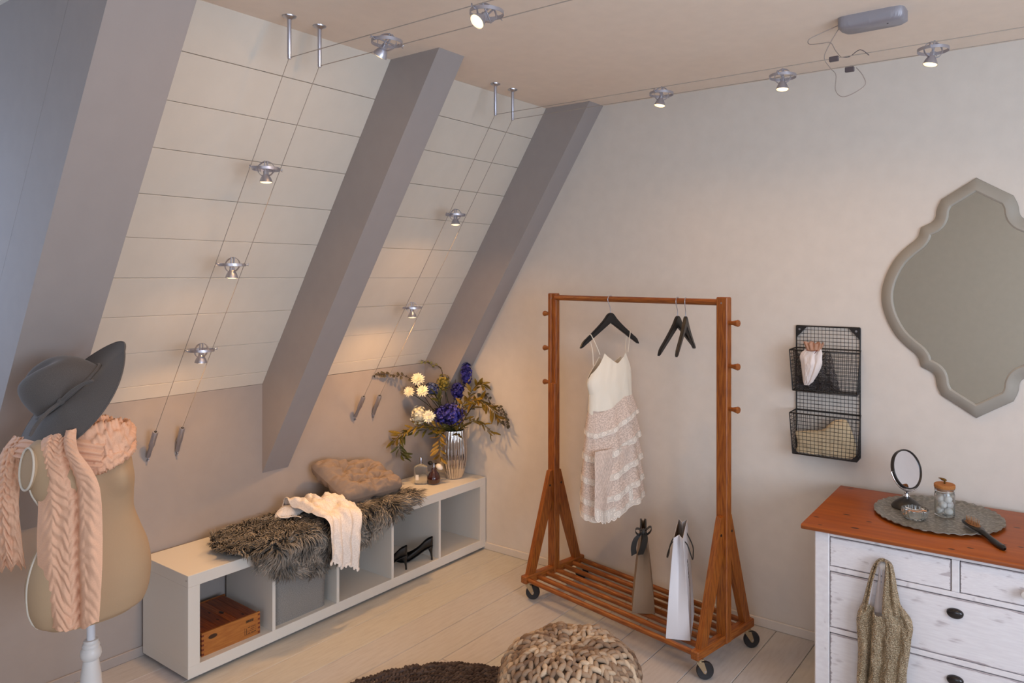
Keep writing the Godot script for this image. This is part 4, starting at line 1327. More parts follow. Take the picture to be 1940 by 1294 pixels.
func scarf(foot):
	var o := thing("scarf", "pleated peach scarf wound round the dress form's neck, ends hanging down", "scarf", Vector3(0.76, 1.15, 2.36))
	var p := o.position
	var peach := textured(ramp_tex(noise(0.15, 95, 3), [[0.0, Color(0.85, 0.66, 0.54)], [1.0, Color(0.91, 0.725, 0.60)]], 256), Vector3.ONE * 5.0, 0.85)
	peach.backlight_enabled = true
	peach.backlight = Color(0.12, 0.07, 0.05)
	# long end in front: chevron pleats in two lobes with a deep fold between
	var tl := [Vector3(0.757, 1.205, 2.480), Vector3(0.763, 1.151, 2.508), Vector3(0.790, 0.989, 2.520), Vector3(0.790, 0.804, 2.520), Vector3(0.800, 0.592, 2.500)]
	var tr := [Vector3(0.860, 1.225, 2.440), Vector3(0.915, 1.165, 2.455), Vector3(0.987, 1.054, 2.425), Vector3(0.994, 0.840, 2.420), Vector3(0.985, 0.634, 2.425)]
	var out := Vector3(0.86, 0.0, 0.5)
	var nz := noise(4.0, 96, 2)
	var st := new_st()
	sheet(st, 96, 150, func(u, v):
		var q := cr(tl, v).lerp(cr(tr, v), u)
		var zig: float = 1.0 - abs(fmod(u * 4.0, 2.0) - 1.0)
		var env: float = clamp(v * 6.0, 0.25, 1.0)
		var h := 0.0046 * pleat(v * 21.0 + zig * 1.7 + 0.5 * nz.get_noise_2d(u, v * 1.5)) * env * pow(maxf(sin(PI * u), 0.0), 0.8)
		h += 0.016 * (sin(PI * clamp(u / 0.62, 0, 1)) if u < 0.62 else 1.25 * sin(PI * (u - 0.62) / 0.38)) 
		h -= 0.018 * exp(-pow((u - 0.62) / 0.05, 2.0)) * clamp(v * 3.0, 0.0, 1.0)
		h += 0.012 * nz.get_noise_2d(u * 0.6 + 4.0, v * 0.8)
		var e = v * v * v
		return q + out * h + Vector3(0, e * (0.010 * sin(u * 9.0) - 0.012 * zig), 0) - p, 0.0025)
	obj("front_end", st, peach, o)
	# the other end falls behind the arm in two layers
	for layer in 2:
		var bl: Array = [Vector3(0.53, 1.170, 2.50), Vector3(0.500, 1.10, 2.530), Vector3(0.462, 0.964, 2.535), Vector3(0.443, 0.712, 2.530)] if layer == 0 else [Vector3(0.555, 1.14, 2.535), Vector3(0.545, 1.05, 2.560), Vector3(0.530, 0.95, 2.565), Vector3(0.528, 0.80, 2.555)]
		var br: Array = [Vector3(0.615, 1.175, 2.47), Vector3(0.605, 1.10, 2.500), Vector3(0.600, 0.96, 2.510), Vector3(0.595, 0.745, 2.500)] if layer == 0 else [Vector3(0.625, 1.15, 2.515), Vector3(0.640, 1.05, 2.520), Vector3(0.655, 0.93, 2.525), Vector3(0.660, 0.765, 2.510)]
		st = new_st()
		sheet(st, 64, 100, func(u, v):
			var q := cr(bl, v).lerp(cr(br, v), u)
			var zig: float = 1.0 - abs(fmod(u * 2.0, 2.0) - 1.0)
			var h = 0.006 * pleat(v * 13.0 + zig * 1.5 + layer * 0.4) * clamp(v * 5.0, 0.3, 1.0) * pow(maxf(sin(PI * u), 0.0), 0.8) + 0.020 * sin(PI * u) + 0.01 * nz.get_noise_2d(u + layer * 5.0, v)
			return q + out * h + Vector3(0, v * v * 0.014 * pleat(u * 3.0), 0) - p, 0.0025)
		obj("back_end", st, peach, o)
	# loops round the neck: fat twisted bands
	for loop in [[Vector3(0.775, 1.150, 2.350), 0.108, 0.078, 0.062, 0.030, 0.18, -0.10], [Vector3(0.765, 1.190, 2.358), 0.088, 0.072, 0.060, 0.028, -0.08, 0.22], [Vector3(0.790, 1.112, 2.352), 0.108, 0.084, 0.030, 0.024, 0.05, -0.24]]:
		st = new_st()
		var c: Vector3 = loop[0]
		grid(st, 150, 28, func(u, v):
			var a: float = TAU * u
			var b: float = TAU * v
			var ridge: float = 1.0 + 0.28 * pleat(v * 6.0 + u * 5.0 + 0.6 * nz.get_noise_2d(cos(a), sin(a)))
			var rad: float = loop[1] * (1.0 + 0.08 * sin(a * 2.0 + loop[5] * 9.0)) + loop[4] * cos(b) * ridge
			var rad2: float = loop[2] + loop[4] * cos(b) * ridge
			var y: float = loop[3] * sin(b) * ridge * (0.8 + 0.25 * sin(a + 1.0))
			return c + Vector3(cos(a) * rad, y + loop[5] * cos(a) * 0.10 + loop[6] * sin(a) * 0.10, sin(a) * rad2) - p, true)
		obj("neck_loop", st, peach, o)
	# a swathe from the far shoulder across the front under the hat's brim
	var sl := [Vector3(0.545, 1.105, 2.515), Vector3(0.64, 1.120, 2.53), Vector3(0.75, 1.120, 2.51), Vector3(0.86, 1.110, 2.465), Vector3(0.925, 1.10, 2.39)]
	var sr := [Vector3(0.54, 1.165, 2.47), Vector3(0.63, 1.195, 2.47), Vector3(0.74, 1.215, 2.45), Vector3(0.83, 1.215, 2.42), Vector3(0.90, 1.20, 2.36)]
	st = new_st()
	sheet(st, 40, 80, func(u, v):
		var q := cr(sl, v).lerp(cr(sr, v), u)
		var h := 0.006 * pleat(u * 5.0 + v * 1.5) + 0.018 * sin(PI * u)
		return q + Vector3(0.62, 0.1, 0.78) * h - p, 0.0025)
	obj("swathe", st, peach, o)

func hat():
	var o := thing("felt_hat", "grey felt hat with a wide floppy brim, tilted on the dress form", "hat", Vector3(0.704, 1.315, 2.395))
	var l := Vector3(0.658, 0.601, -0.454).normalized()
	var w := Vector3(-0.20, 0.70, 0.685)
	w = (w - l * w.dot(l)).normalized()
	var d := w.cross(l)
	o.basis = Basis(l, w, l.cross(w))
	var ft := ramp_tex(noise(0.22, 101, 4), [[0.0, Color(0.25, 0.235, 0.23)], [0.5, Color(0.33, 0.31, 0.30)], [1.0, Color(0.44, 0.415, 0.40)]], 256)
	var felt := textured(ft, Vector3.ONE * 8.0, 0.95)
	felt.rim_enabled = true
	felt.rim = 0.3
	var brim := func(a: float, r: float) -> Vector3:
		# r 0 at the crown, 1 at the rim; the right end curls up, the left end dips
		var rx: float = lerp(0.118, 0.228, r)
		var rz: float = lerp(0.096, 0.190, r)
		var y = 0.006 + r * r * (0.012 * cos(a) - 0.012 + 0.012 * pow(max(cos(a), 0.0), 4.0) - 0.080 * max(sin(a), 0.0) + 0.034 * max(-sin(a), 0.0) - 0.012 * max(cos(a), 0.0))
		return Vector3(cos(a) * rx, y, sin(a) * rz)
	var st := new_st()
	sheet(st, 96, 18, func(u, v): return brim.call(TAU * u, v), 0.004)
	var rim := []
	for k in 96:
		rim.append(brim.call(TAU * k / 96.0, 1.0))
	tube(st, rim, 0.0032, 8, false, true)
	obj("brim", st, felt, o)
	st = new_st()
	grid(st, 72, 36, func(u, v):
		var a: float = TAU * u
		var t: float = v * PI / 2
		var k := pow(cos(t), 0.62)
		var h := 0.138 * pow(sin(t), 0.85)
		var rx := 0.121 * (1.0 - 0.10 * sin(t))
		var x := cos(a) * k * rx - 0.012 * sin(t)
		var z := sin(a) * k * 0.098
		h -= 0.020 * exp(-pow(z / 0.030, 2.0)) * pow(sin(t), 6.0)
		h -= 0.010 * pow(sin(t), 3.0) * (x / 0.12)
		return Vector3(x, h, z), true)
	obj("crown", st, felt, o)
	st = new_st()
	var band := []
	for k in 72:
		var a := TAU * k / 72
		band.append(Vector3(cos(a) * 0.1235, 0.013 + 0.002 * sin(a), sin(a) * 0.1015))
	tube(st, band, 0.0055, 8, false, true)
	obj("band", st, felt, o)
	# the band's knot with its two tails on the brim, facing the camera
	st = new_st()
	var kn: Vector3 = Vector3(0.022, 0.018, 0.1015)
	ball(st, at(kn), Vector3(0.013, 0.011, 0.010), 14, 10)
	obj("knot", st, felt, o)
	for tail in [[0.155, 0.122, 0.022], [-0.085, 0.172, 0.012]]:
		st = new_st()
		tube(st, curve([kn, kn.lerp(Vector3(tail[0], tail[2], tail[1]), 0.35) + Vector3(0, 0.006, 0.006), kn.lerp(Vector3(tail[0], tail[2], tail[1]), 0.7) + Vector3(0, 0.003, 0), Vector3(tail[0], tail[2] - 0.008, tail[1])], 20), [0.005, 0.0055, 0.006, 0.006, 0.006, 0.006, 0.006, 0.006, 0.006, 0.006, 0.006, 0.006, 0.006, 0.006, 0.006, 0.006, 0.006, 0.0058, 0.0055, 0.005, 0.004], 8)
		obj("band_tail", st, felt, o)

# ------------------------------------------------------------------ clothes rack and what hangs or stands on it
const RACK_AT := Vector3(1.648, 0, 0.326)
const RACK_TURN := -0.1757

func clothes_rack():
	var o := thing("clothes_rack", "orange-stained pine clothes rack on castors in front of the back wall", "clothes rack", RACK_AT, RACK_TURN)
	var hw := 0.548
	var rt := 0.1295
	var rb := 0.0895
	for sg in [-1.0, 1.0]:
		# post: on the left one the upper part of a side face is set back
		var st := new_st()
		var x: float = sg * hw
		block(st, Vector3(x - 0.0285, rt - 0.035, -0.0195), Vector3(x + 0.0285, 1.128 if sg < 0 else 1.616, 0.0195), 0.004)
		if sg < 0:
			block(st, Vector3(x - 0.0285, 1.120, -0.0195), Vector3(x + 0.0285, 1.616, 0.0095), 0.004)
			block(st, Vector3(x - 0.0285, 1.120, 0.0), Vector3(x - 0.002, 1.616, 0.0195), 0.004)
		var post := obj("post", st, M.pine_y, o)
		st = new_st()
		tube(st, [Vector3(x, 1.590, 0.018), Vector3(x, 1.590, 0.0205)], 0.004, 10)
		obj("screw_head", st, M.steel, post)
		# base rail with rounded ends
		st = new_st()
		block(st, Vector3(x - 0.021, rb, -0.222), Vector3(x + 0.021, rt, 0.222), 0.005)
		obj("base_rail", st, M.pine_z, o)
		# two braces make an A with the post
		for s in [-1.0, 1.0]:
			st = new_st()
			var lo := Vector3(x, rt - 0.004, s * 0.172)
			var hi := Vector3(x, 0.625, s * 0.030)
			var d := (hi - lo)
			var xf := Transform3D(Basis(Vector3(1, 0, 0), d.normalized(), Vector3(1, 0, 0).cross(d.normalized())), (lo + hi) / 2)
			prism(st, PackedVector2Array([Vector2(s * 0.196, rt - 0.003), Vector2(s * 0.148, rt - 0.003), Vector2(s * 0.0197, 0.50), Vector2(s * 0.0197, 0.655), Vector2(s * 0.040, 0.650)]), -0.0145, 0.0145, Transform3D(Basis(Vector3(0, 0, 1), Vector3.UP, Vector3(-1, 0, 0)), Vector3(x, 0, 0)))
			var br := obj("brace", st, M.pine_y, o)
			for f in [-1.0, 1.0]:
				st = new_st()
				tube(st, [Vector3(x + f * 0.013, 0.575, s * 0.042), Vector3(x + f * 0.0155, 0.575, s * 0.042)], 0.006, 12)
				obj("bolt_hole", st, M.black, br)
		# pegs on the outer side
		for y in [1.503, 1.313, 1.125]:
			st = new_st()
			lathe(st, [Vector2(0.0, 0.0), Vector2(0.0085, 0.0), Vector2(0.009, 0.02), Vector2(0.011, 0.026), Vector2(0.0155, 0.044), Vector2(0.0135, 0.049), Vector2(0.0, 0.050)], 20, Transform3D(Basis(Vector3(0, 1, 0), Vector3(sg, 0, 0), Vector3(0, 0, -sg)), Vector3(x + sg * 0.0283, y, 0)))
			obj("peg", st, M.pine_x, o)
		for s in [-1.0, 1.0]:
			castor(o, Vector3(x, rb, s * 0.185), 0.75 if s > 0 else 0.9)
	var st := new_st()
	tube(st, [Vector3(-hw + 0.02, 1.5925, 0), Vector3(hw - 0.02, 1.5925, 0)], 0.0145, 20)
	obj("hanging_bar", st, M.pine_x, o)
	for k in 7:
		st = new_st()
		var z := 0.198 - k * 0.066
		tube(st, [Vector3(-hw + 0.015, 0.108, z), Vector3(hw - 0.015, 0.108, z)], 0.0125, 14)
		obj("dowel", st, M.pine_x, o)
	# three black hangers on the bar
	hanger(-0.129, -0.246, "black wooden coat hanger that carries the lace dress")
	hanger(0.294, 0.045, "empty black coat hanger, left of the pair at the rack's right")
	hanger(0.340, 0.262, "empty black coat hanger nearest the rack's right post")
	dress()
	kraft_bag()
	white_bag()

func on_rack(u: float, y: float, s: float) -> Vector3:
	return RACK_AT + Vector3(u, y, s).rotated(Vector3.UP, RACK_TURN)

func castor(rack, p: Vector3, turn: float):
	var c := Node3D.new()
	c.name = "castor"
	rack.add_child(c, true)
	c.position = p
	c.rotation.y = turn
	var st := new_st()
	block(st, Vector3(-0.018, -0.005, -0.018), Vector3(0.018, 0.0005, 0.018), 0.0008)
	tube(st, [Vector3(0, -0.012, 0), Vector3(0, -0.004, 0)], 0.015, 16)
	for s in [-1.0, 1.0]:
		prism(st, PackedVector2Array([Vector2(-0.015, -0.012), Vector2(0.018, -0.012), Vector2(0.031, -0.052), Vector2(0.026, -0.062), Vector2(0.018, -0.060)]), s * 0.0145 - 0.0012, s * 0.0145 + 0.0012)
	obj("fork", st, plain(Color(0.72, 0.66, 0.55), 0.3, 0.9), c)
	st = new_st()
	lathe(st, [Vector2(0.0, -0.010), Vector2(0.022, -0.010), Vector2(0.0335, -0.0115), Vector2(0.0365, -0.008), Vector2(0.0375, 0.0), Vector2(0.0365, 0.008), Vector2(0.0335, 0.0115), Vector2(0.022, 0.010), Vector2(0.0, 0.010)], 32, Transform3D(Basis(Vector3(1, 0, 0), Vector3(0, 0, 1), Vector3(0, -1, 0)), Vector3(0.024, -0.052, 0)))
	obj("wheel", st, plain(Color(0.13, 0.13, 0.14), 0.5), c)
	st = new_st()
	tube(st, [Vector3(0.024, -0.052, -0.0165), Vector3(0.024, -0.052, 0.0165)], 0.004, 10)
	obj("axle", st, M.steel, c)

func hanger(u: float, yaw: float, label: String):
	# turned so that the shoulders lie across the bar
	var at0 := on_rack(u, 1.607, 0)
	var o := thing("coat_hanger", label, "coat hanger", at0, 0.0, "black coat hangers on the rack")
	o.rotation.y = PI / 2 * -1.0 + yaw
	var st := new_st()
	# hook: over the bar and down to the shoulder piece
	var pts := []
	for k in 15:
		var a: float = lerp(PI * 1.22, PI * -0.15, k / 14.0)
		pts.append(Vector3(cos(a) * 0.019, -0.0155 + sin(a) * 0.0185, 0))
	pts.append(Vector3(0.0165, -0.030, 0))
	pts.append(Vector3(0.006, -0.048, 0))
	pts.append(Vector3(0.0, -0.062, 0))
	pts.append(Vector3(0.0, -0.092, 0))
	tube(st, pts, 0.0021, 8)
	obj("hook", st, M.steel, o)
	st = new_st()
	var top := []
	var bot := []
	for k in 33:
		var e := (k / 32.0) * 2.0 - 1.0
		var ae := absf(e)
		var x := e * 0.203
		var yt := -0.083 - 0.155 * pow(ae, 0.92) - 0.010 * pow(ae, 6.0) + 0.018 * (1.0 - clampf(ae / 0.30, 0.0, 1.0)) * -1.0 * clampf(ae * 6.0, 0.0, 1.0)
		if ae < 0.16:
			yt = -0.083 - 0.020 * pow(ae / 0.16, 2.0)
		else:
			yt = -0.103 - 0.128 * pow((ae - 0.16) / 0.84, 0.86) 
		if ae > 0.9:
			yt -= 0.016 * pow((ae - 0.9) / 0.1, 2.0)
		var yb := -0.134 - 0.122 * ae
		if ae > 0.95:
			yb += 0.004 * (ae - 0.95) / 0.05
		top.append(Vector2(x, maxf(yt, yb + 0.004)))
		bot.append(Vector2(x, yb))
	bot.reverse()
	var poly := PackedVector2Array(top)
	poly.append_array(PackedVector2Array(bot))
	# lofted: 12 mm thick in the middle, rounded towards the edges
	var inner := Geometry2D.offset_polygon(poly, -0.004)[0]
	prism(st, inner, -0.0075, 0.0075)
	prism(st, poly, -0.005, 0.005)
	obj("shoulders", st, M.black, o)

# local frame of the dress: e runs from the rack's back to its front, n towards the right post
func dress():
	var e := Vector3(-0.244, 0, 0.970)
	var n := Vector3(0.970, 0, 0.244)
	var base := on_rack(-0.129, 0, 0)
	var o := thing("lace_dress", "cream slip dress with tiers of blush lace hanging from the first hanger", "dress", Vector3(base.x, 0.5, base.z))
	var p := o.position
	var nz := noise(3.0, 111, 3)
	var P := func(ee: float, y: float, nn: float) -> Vector3: return Vector3(base.x, y, base.z) + e * ee + n * nn - p
	M.slip = plain(Color(0.90, 0.86, 0.79), 0.6)
	# outline [y, left (front) e, right (back) e, half depth]
	var tab := [[0.55, 0.172, -0.190, 0.075], [0.66, 0.172, -0.188, 0.072], [0.80, 0.165, -0.178, 0.066], [0.95, 0.150, -0.165, 0.060], [1.06, 0.140, -0.150, 0.054], [1.12, 0.140, -0.142, 0.050], [1.18, 0.154, -0.142, 0.046], [1.23, 0.130, -0.138, 0.040], [1.28, 0.100, -0.125, 0.030], [1.325, 0.084, -0.116, 0.020]]
	var body := func(a: float, y: float, grow := 0.0) -> Vector3:
		var r := lerp_table(tab, y)
		var c: float = (r[0] + r[1]) / 2.0
		var w: float = (r[0] - r[1]) / 2.0 + grow
		var folds: float = 0.010 * clamp((1.12 - y) * 4.0, 0.0, 1.0) * sin(a * 9.0 + y * 3.0) + 0.006 * nz.get_noise_2d(cos(a) + 4.0, y * 1.5 + sin(a))
		return P.call(c + cos(a) * w, y, sin(a) * (r[2 + 1 - 1] * 1.0 + folds + grow))
	# bodice: sweetheart neckline between the straps
	var st := new_st()
	var neck := func(a: float) -> float:
		var k := cos(a)
		var front := 1.322 - 0.055 * pow(maxf(1.0 - absf(k + 0.05) / 0.72, 0.0), 0.8)
		if absf(k) > 0.72:
			front = 1.322 - (absf(k) - 0.72) / 0.28 * 0.10
		return front - (0.0 if sin(a) > 0 else 0.02)
	sheet(st, 72, 24, func(u, v):
		var a: float = TAU * u
		var y: float = lerp(1.085 + 0.045 * cos(a + 2.4), neck.call(a), v)
		return body.call(a, y, 0.002), 0.002)
	obj("bodice", st, M.slip, o)
	# straps up and over the hanger's shoulders
	for s in [[0.084, 0.136, 1.418], [-0.113, -0.133, 1.428]]:
		for side in [[0.012, 1.318], [-0.016, 1.26]]:
			st = new_st()
			var c := curve([P.call(s[0] + (0.02 if side[0] < 0 else 0.0) * sign(s[0]), side[1], side[0]), P.call(lerp(s[0], s[1], 0.5), lerp(side[1], s[2], 0.5), side[0] * 0.95), P.call(s[1], s[2] - 0.006, side[0] * 0.75), P.call(s[1], s[2] + 0.003, 0.0)], 20)
			tube(st, c, 0.0023, 6)
			obj("strap", st, M.slip, o)
	# the slip under the lace
	st = new_st()
	sheet(st, 72, 40, func(u, v): return body.call(TAU * u, lerp(1.12, 0.66, v), -0.004), 0.002)
	var under := plain(Color(0.82, 0.725, 0.66), 0.7)
	obj("underskirt", st, under, o)
	# a plain side panel shows at the front edge
	st = new_st()
	sheet(st, 10, 40, func(u, v): return body.call(lerp(-0.55, 0.35, u), lerp(1.12, 0.70, v), 0.004), 0.002)
	obj("side_panel", st, M.slip, o)
	# tiers of lace, each a flared sheet with a scalloped flower border; they slant down towards the front
	var lace := StandardMaterial3D.new()
	lace.albedo_texture = lace_texture(Color(0.85, 0.76, 0.695), 121, 0.28)
	lace.transparency = BaseMaterial3D.TRANSPARENCY_ALPHA
	lace.roughness = 0.8
	lace.uv1_scale = Vector3(5.0, 1.0, 1)
	lace.backlight_enabled = true
	lace.backlight = Color(0.15, 0.13, 0.12)
	var border := StandardMaterial3D.new()
	border.albedo_texture = border_texture()
	border.transparency = BaseMaterial3D.TRANSPARENCY_ALPHA
	border.roughness = 0.8
	border.uv1_scale = Vector3(17.0, 1.0, 1)
	# [top y at the back edge, bottom y at the back edge, extra drop at the front edge]
	var tiers := [[1.11, 1.000, 0.065], [1.02, 0.880, 0.060], [0.90, 0.762, 0.050], [0.79, 0.655, 0.045], [0.70, 0.560, 0.025]]
	for k in 5:
		var t: Array = tiers[k]
		var drop := func(a: float) -> float: return t[2] * (0.5 + 0.5 * cos(a)) + (0.02 * sin(a * 2.0))
		var fl := func(a: float, v: float) -> Vector3:
			var top: float = minf(t[0] - drop.call(a), 1.10)
			var bottom: float = t[1] - drop.call(a)
			return body.call(a, lerp(top, bottom, v), 0.004 + (0.016 - 0.007 * cos(a)) * v + 0.001 * k)
		st = new_st()
		grid(st, 96, 10, func(u, v): return fl.call(TAU * u, v), false)
		var tier := obj("lace_tier", st, lace, o)
		st = new_st()
		grid(st, 144, 3, func(u, v):
			var a: float = TAU * u
			var q: Vector3 = fl.call(a, 0.86 + 0.24 * v)
			return q + (e * cos(a) + n * sin(a)) * 0.0025, false)
		obj("lace_border", st, border, tier)
	# the longest lace panel falls from the front edge past the hem
	st = new_st()
	sheet(st, 28, 40, func(u, v):
		var y := lerpf(0.86, lerpf(0.545, 0.505, sin(PI * clampf(u * 1.2, 0, 1))) + 0.045 * u * u, v)
		return P.call(lerpf(0.182, -0.075, u) + 0.006 * v, y, 0.083 + 0.010 * sin(u * 13.0) * v + 0.006 * nz.get_noise_2d(u, v)), 0.0012)
	obj("long_panel", st, lace, o)
	st = new_st()
	grid(st, 60, 4, func(u, v):
		var y = lerpf(0.545, 0.505, sin(PI * clampf(u * 1.2, 0, 1))) + 0.045 * u * u + lerpf(0.05, -0.018, v)
		return P.call(lerpf(0.182, -0.075, u) + 0.006, y, 0.0865 + 0.010 * sin(u * 13.0) + 0.004 * v), false)
	var bm: StandardMaterial3D = border.duplicate()
	bm.uv1_scale = Vector3(9, 1, 1)
	obj("lace_hem", st, bm, o)

func border_texture() -> Texture2D:
	var im := Image.create(96, 64, false, Image.FORMAT_RGBA8)
	for y in 64:
		for x in 96:
			# rows: net above, a flower with ring petals, a scalloped edge
			var p := Vector2(x - 48, y - 30)
			var r := p.length()
			var pet := absf(sin(p.angle() * 3.0))
			var a := 0.45
			if r < 22.0:
				a = 1.0 if (r > 17.0 or r < 5.0 or (r > 7.0 and r < 8.0 + 8.0 * pet and r > 5.0 + 8.0 * pet)) else 0.6
			var q := Vector2(fmod(x + 48.0, 96.0) - 48, y - 18)
			if q.length() < 9.0 and q.length() > 5.0:
				a = 1.0
			if (x + y) % 8 < 2 or (x - y + 96) % 8 < 2:
				a = maxf(a, 0.75)
			var scallop := 50.0 + 11.0 * sin(PI * x / 96.0)
			if y > scallop:
				a = 0.0
			elif y > scallop - 4.5:
				a = 1.0
			var c := Color(0.94, 0.90, 0.85)
			im.set_pixel(x, y, Color(c.r, c.g, c.b, a))
	return ImageTexture.create_from_image(im)

# a paper bag: base centre, half sizes, height; the narrow sides are folded in towards the top
func bag_shape(o, hx: float, hz: float, h: float, gap: float, outer, inner, fold: float):
	# local x across the narrow side, z along the broad side
	var th := 0.0012
	for s in [-1.0, 1.0]:
		var st := new_st()
		sheet(st, 6, 8, func(u, v): return Vector3(s * lerpf(hx, gap, pow(v, 1.1)) + s * 0.004 * sin(PI * v) * sin(PI * u), h * v, lerpf(-hz, hz, u if s > 0 else 1.0 - u) * (1.0 - 0.03 * v)), th)
		obj("broad_face", st, outer, o)
		st = new_st()
		sheet(st, 6, 8, func(u, v): return Vector3(s * (lerpf(hx, gap, pow(v, 1.1)) - 0.0016) + s * 0.004 * sin(PI * v) * sin(PI * u), h * v, lerpf(-hz, hz, u if s > 0 else 1.0 - u) * (1.0 - 0.03 * v) * 0.99), 0.0004)
		obj("lining", st, inner, o)
	for e in [-1.0, 1.0]:
		for s in [-1.0, 1.0]:
			var st := new_st()
			sheet(st, 4, 10, func(u, v):
				var w := lerpf(hx, gap, pow(v, 1.1))
				var depth := fold * clampf((v - 0.16) / 0.84, 0.0, 1.0)
				var q = 1.0 - u if s * e > 0 else u
				return Vector3(s * w * q, h * v, e * (hz * (1.0 - 0.03 * v) - depth * (1.0 - q))), th)
			obj("gusset", st, outer, o)
	var st := new_st()
	box(st, at(Vector3(0, th, 0)), Vector3(hx * 2 - 0.002, 0.0016, hz * 2 - 0.002), 0.0)
	obj("bottom", st, outer, o)

func cord_loop(st, pts):
	tube(st, curve(pts, 24), 0.0027, 8)

func white_bag():
	var base := Vector3(1.988, 0.1212, 0.446)
	var o := thing("paper_bag", "tall white paper bag with black cord handles on the rack's base", "paper bag", base, 0.385, "paper bags on the rack")
	var white := plain(Color(0.84, 0.83, 0.84), 0.5)
	var brown := plain(Color(0.44, 0.34, 0.25), 0.8)
	bag_shape(o, 0.053, 0.138, 0.440, 0.020, white, brown, 0.050)
	# a thin drawn sprig printed on the broad face
	var st := new_st()
	for k in 7:
		var y := 0.20 + k * 0.017
		var x := lerpf(0.053, 0.020, pow(y / 0.44, 1.1)) + 0.0042
		tube(st, [Vector3(x, y, 0.05), Vector3(x - 0.0008, y + 0.017, 0.047 + 0.004 * sin(k * 2.0))], 0.0008, 5)
		if k > 1:
			for s in [-1.0, 1.0]:
				tube(st, [Vector3(x, y, 0.05), Vector3(x - 0.0006, y + 0.010, 0.05 + s * 0.011), Vector3(x - 0.0008, y + 0.016, 0.05 + s * 0.007)], 0.0006, 5)
	obj("printed_sprig", st, plain(Color(0.25, 0.20, 0.16), 0.8), o)
	for s in [-1.0, 1.0]:
		st = new_st()
		var x = 0.0245 * s
		cord_loop(st, [Vector3(x * 0.9, 0.405, 0.065), Vector3(x * 1.5, 0.392, 0.075), Vector3(x * 2.2, 0.34, 0.070), Vector3(x * 2.3, 0.315, 0.03), Vector3(x * 2.25, 0.315, -0.02), Vector3(x * 2.1, 0.345, -0.050), Vector3(x * 0.9, 0.405, -0.055)])
		obj("cord_handle", st, M.black, o)

func kraft_bag():
	var base := Vector3(1.742, 0.1212, 0.357)
	var o := thing("paper_bag", "taupe paper bag tied with a black ribbon bow on the rack's base", "paper bag", base, 0.53, "paper bags on the rack")
	var taupe := plain(Color(0.56, 0.48, 0.40), 0.7)
	bag_shape(o, 0.053, 0.10, 0.385, 0.010, taupe, taupe, 0.048)
	# bow: knot, two loops, two tails
	var rib := plain(Color(0.13, 0.125, 0.12), 0.55)
	var kn := Vector3(0.0, 0.378, 0.085)
	var st := new_st()
	ball(st, at(kn), Vector3(0.016, 0.017, 0.014), 14, 10)
	obj("knot", st, rib, o)
	for s in [-1.0, 1.0]:
		st = new_st()
		sheet(st, 6, 30, func(u, v):
			var a: float = v * TAU
			var w = (u - 0.5) * 0.030
			return kn + Vector3(s * (0.010 + 0.028 * (1 - cos(a)) * 0.5), 0.014 * sin(a) + 0.022 * (1 - cos(a)) * 0.5 * (1.0 if s > 0 else 0.4), w + 0.008), 0.0012)
		obj("bow_loop", st, rib, o)
		st = new_st()
		sheet(st, 6, 20, func(u, v):
			var w = (u - 0.5) * 0.032
			var c := cr([kn, kn + Vector3(s * 0.020 - 0.012, -0.020, 0.022), kn + Vector3(s * 0.022 - 0.024, -0.060, 0.030), kn + Vector3(s * 0.014 - 0.030, -0.098, 0.026)], v)
			return c + Vector3(w * 0.8, (0.010 if v > 0.99 else 0.0) * (u - 0.5), w * 0.4 * s), 0.0012)
		obj("bow_tail", st, rib, o)
	st = new_st()
	for s in [-1.0, 1.0]:
		tube(st, curve([Vector3(s * 0.012, 0.37, 0.05), Vector3(s * 0.012, 0.405, 0.04), Vector3(s * 0.012, 0.40, -0.03), Vector3(s * 0.011, 0.37, -0.045)], 16), 0.0035, 8)
	obj("ribbon_handle", st, rib, o)

# ------------------------------------------------------------------ dresser with the things on it
const DRESSER_AT := Vector3(2.612, 0, 0.678)
const DRESSER_TURN := 0.0262
const DRESSER_H := 0.765

func on_dresser(x: float, y: float, z: float) -> Vector3:
	return DRESSER_AT + Vector3(x, y, z).rotated(Vector3.UP, DRESSER_TURN)

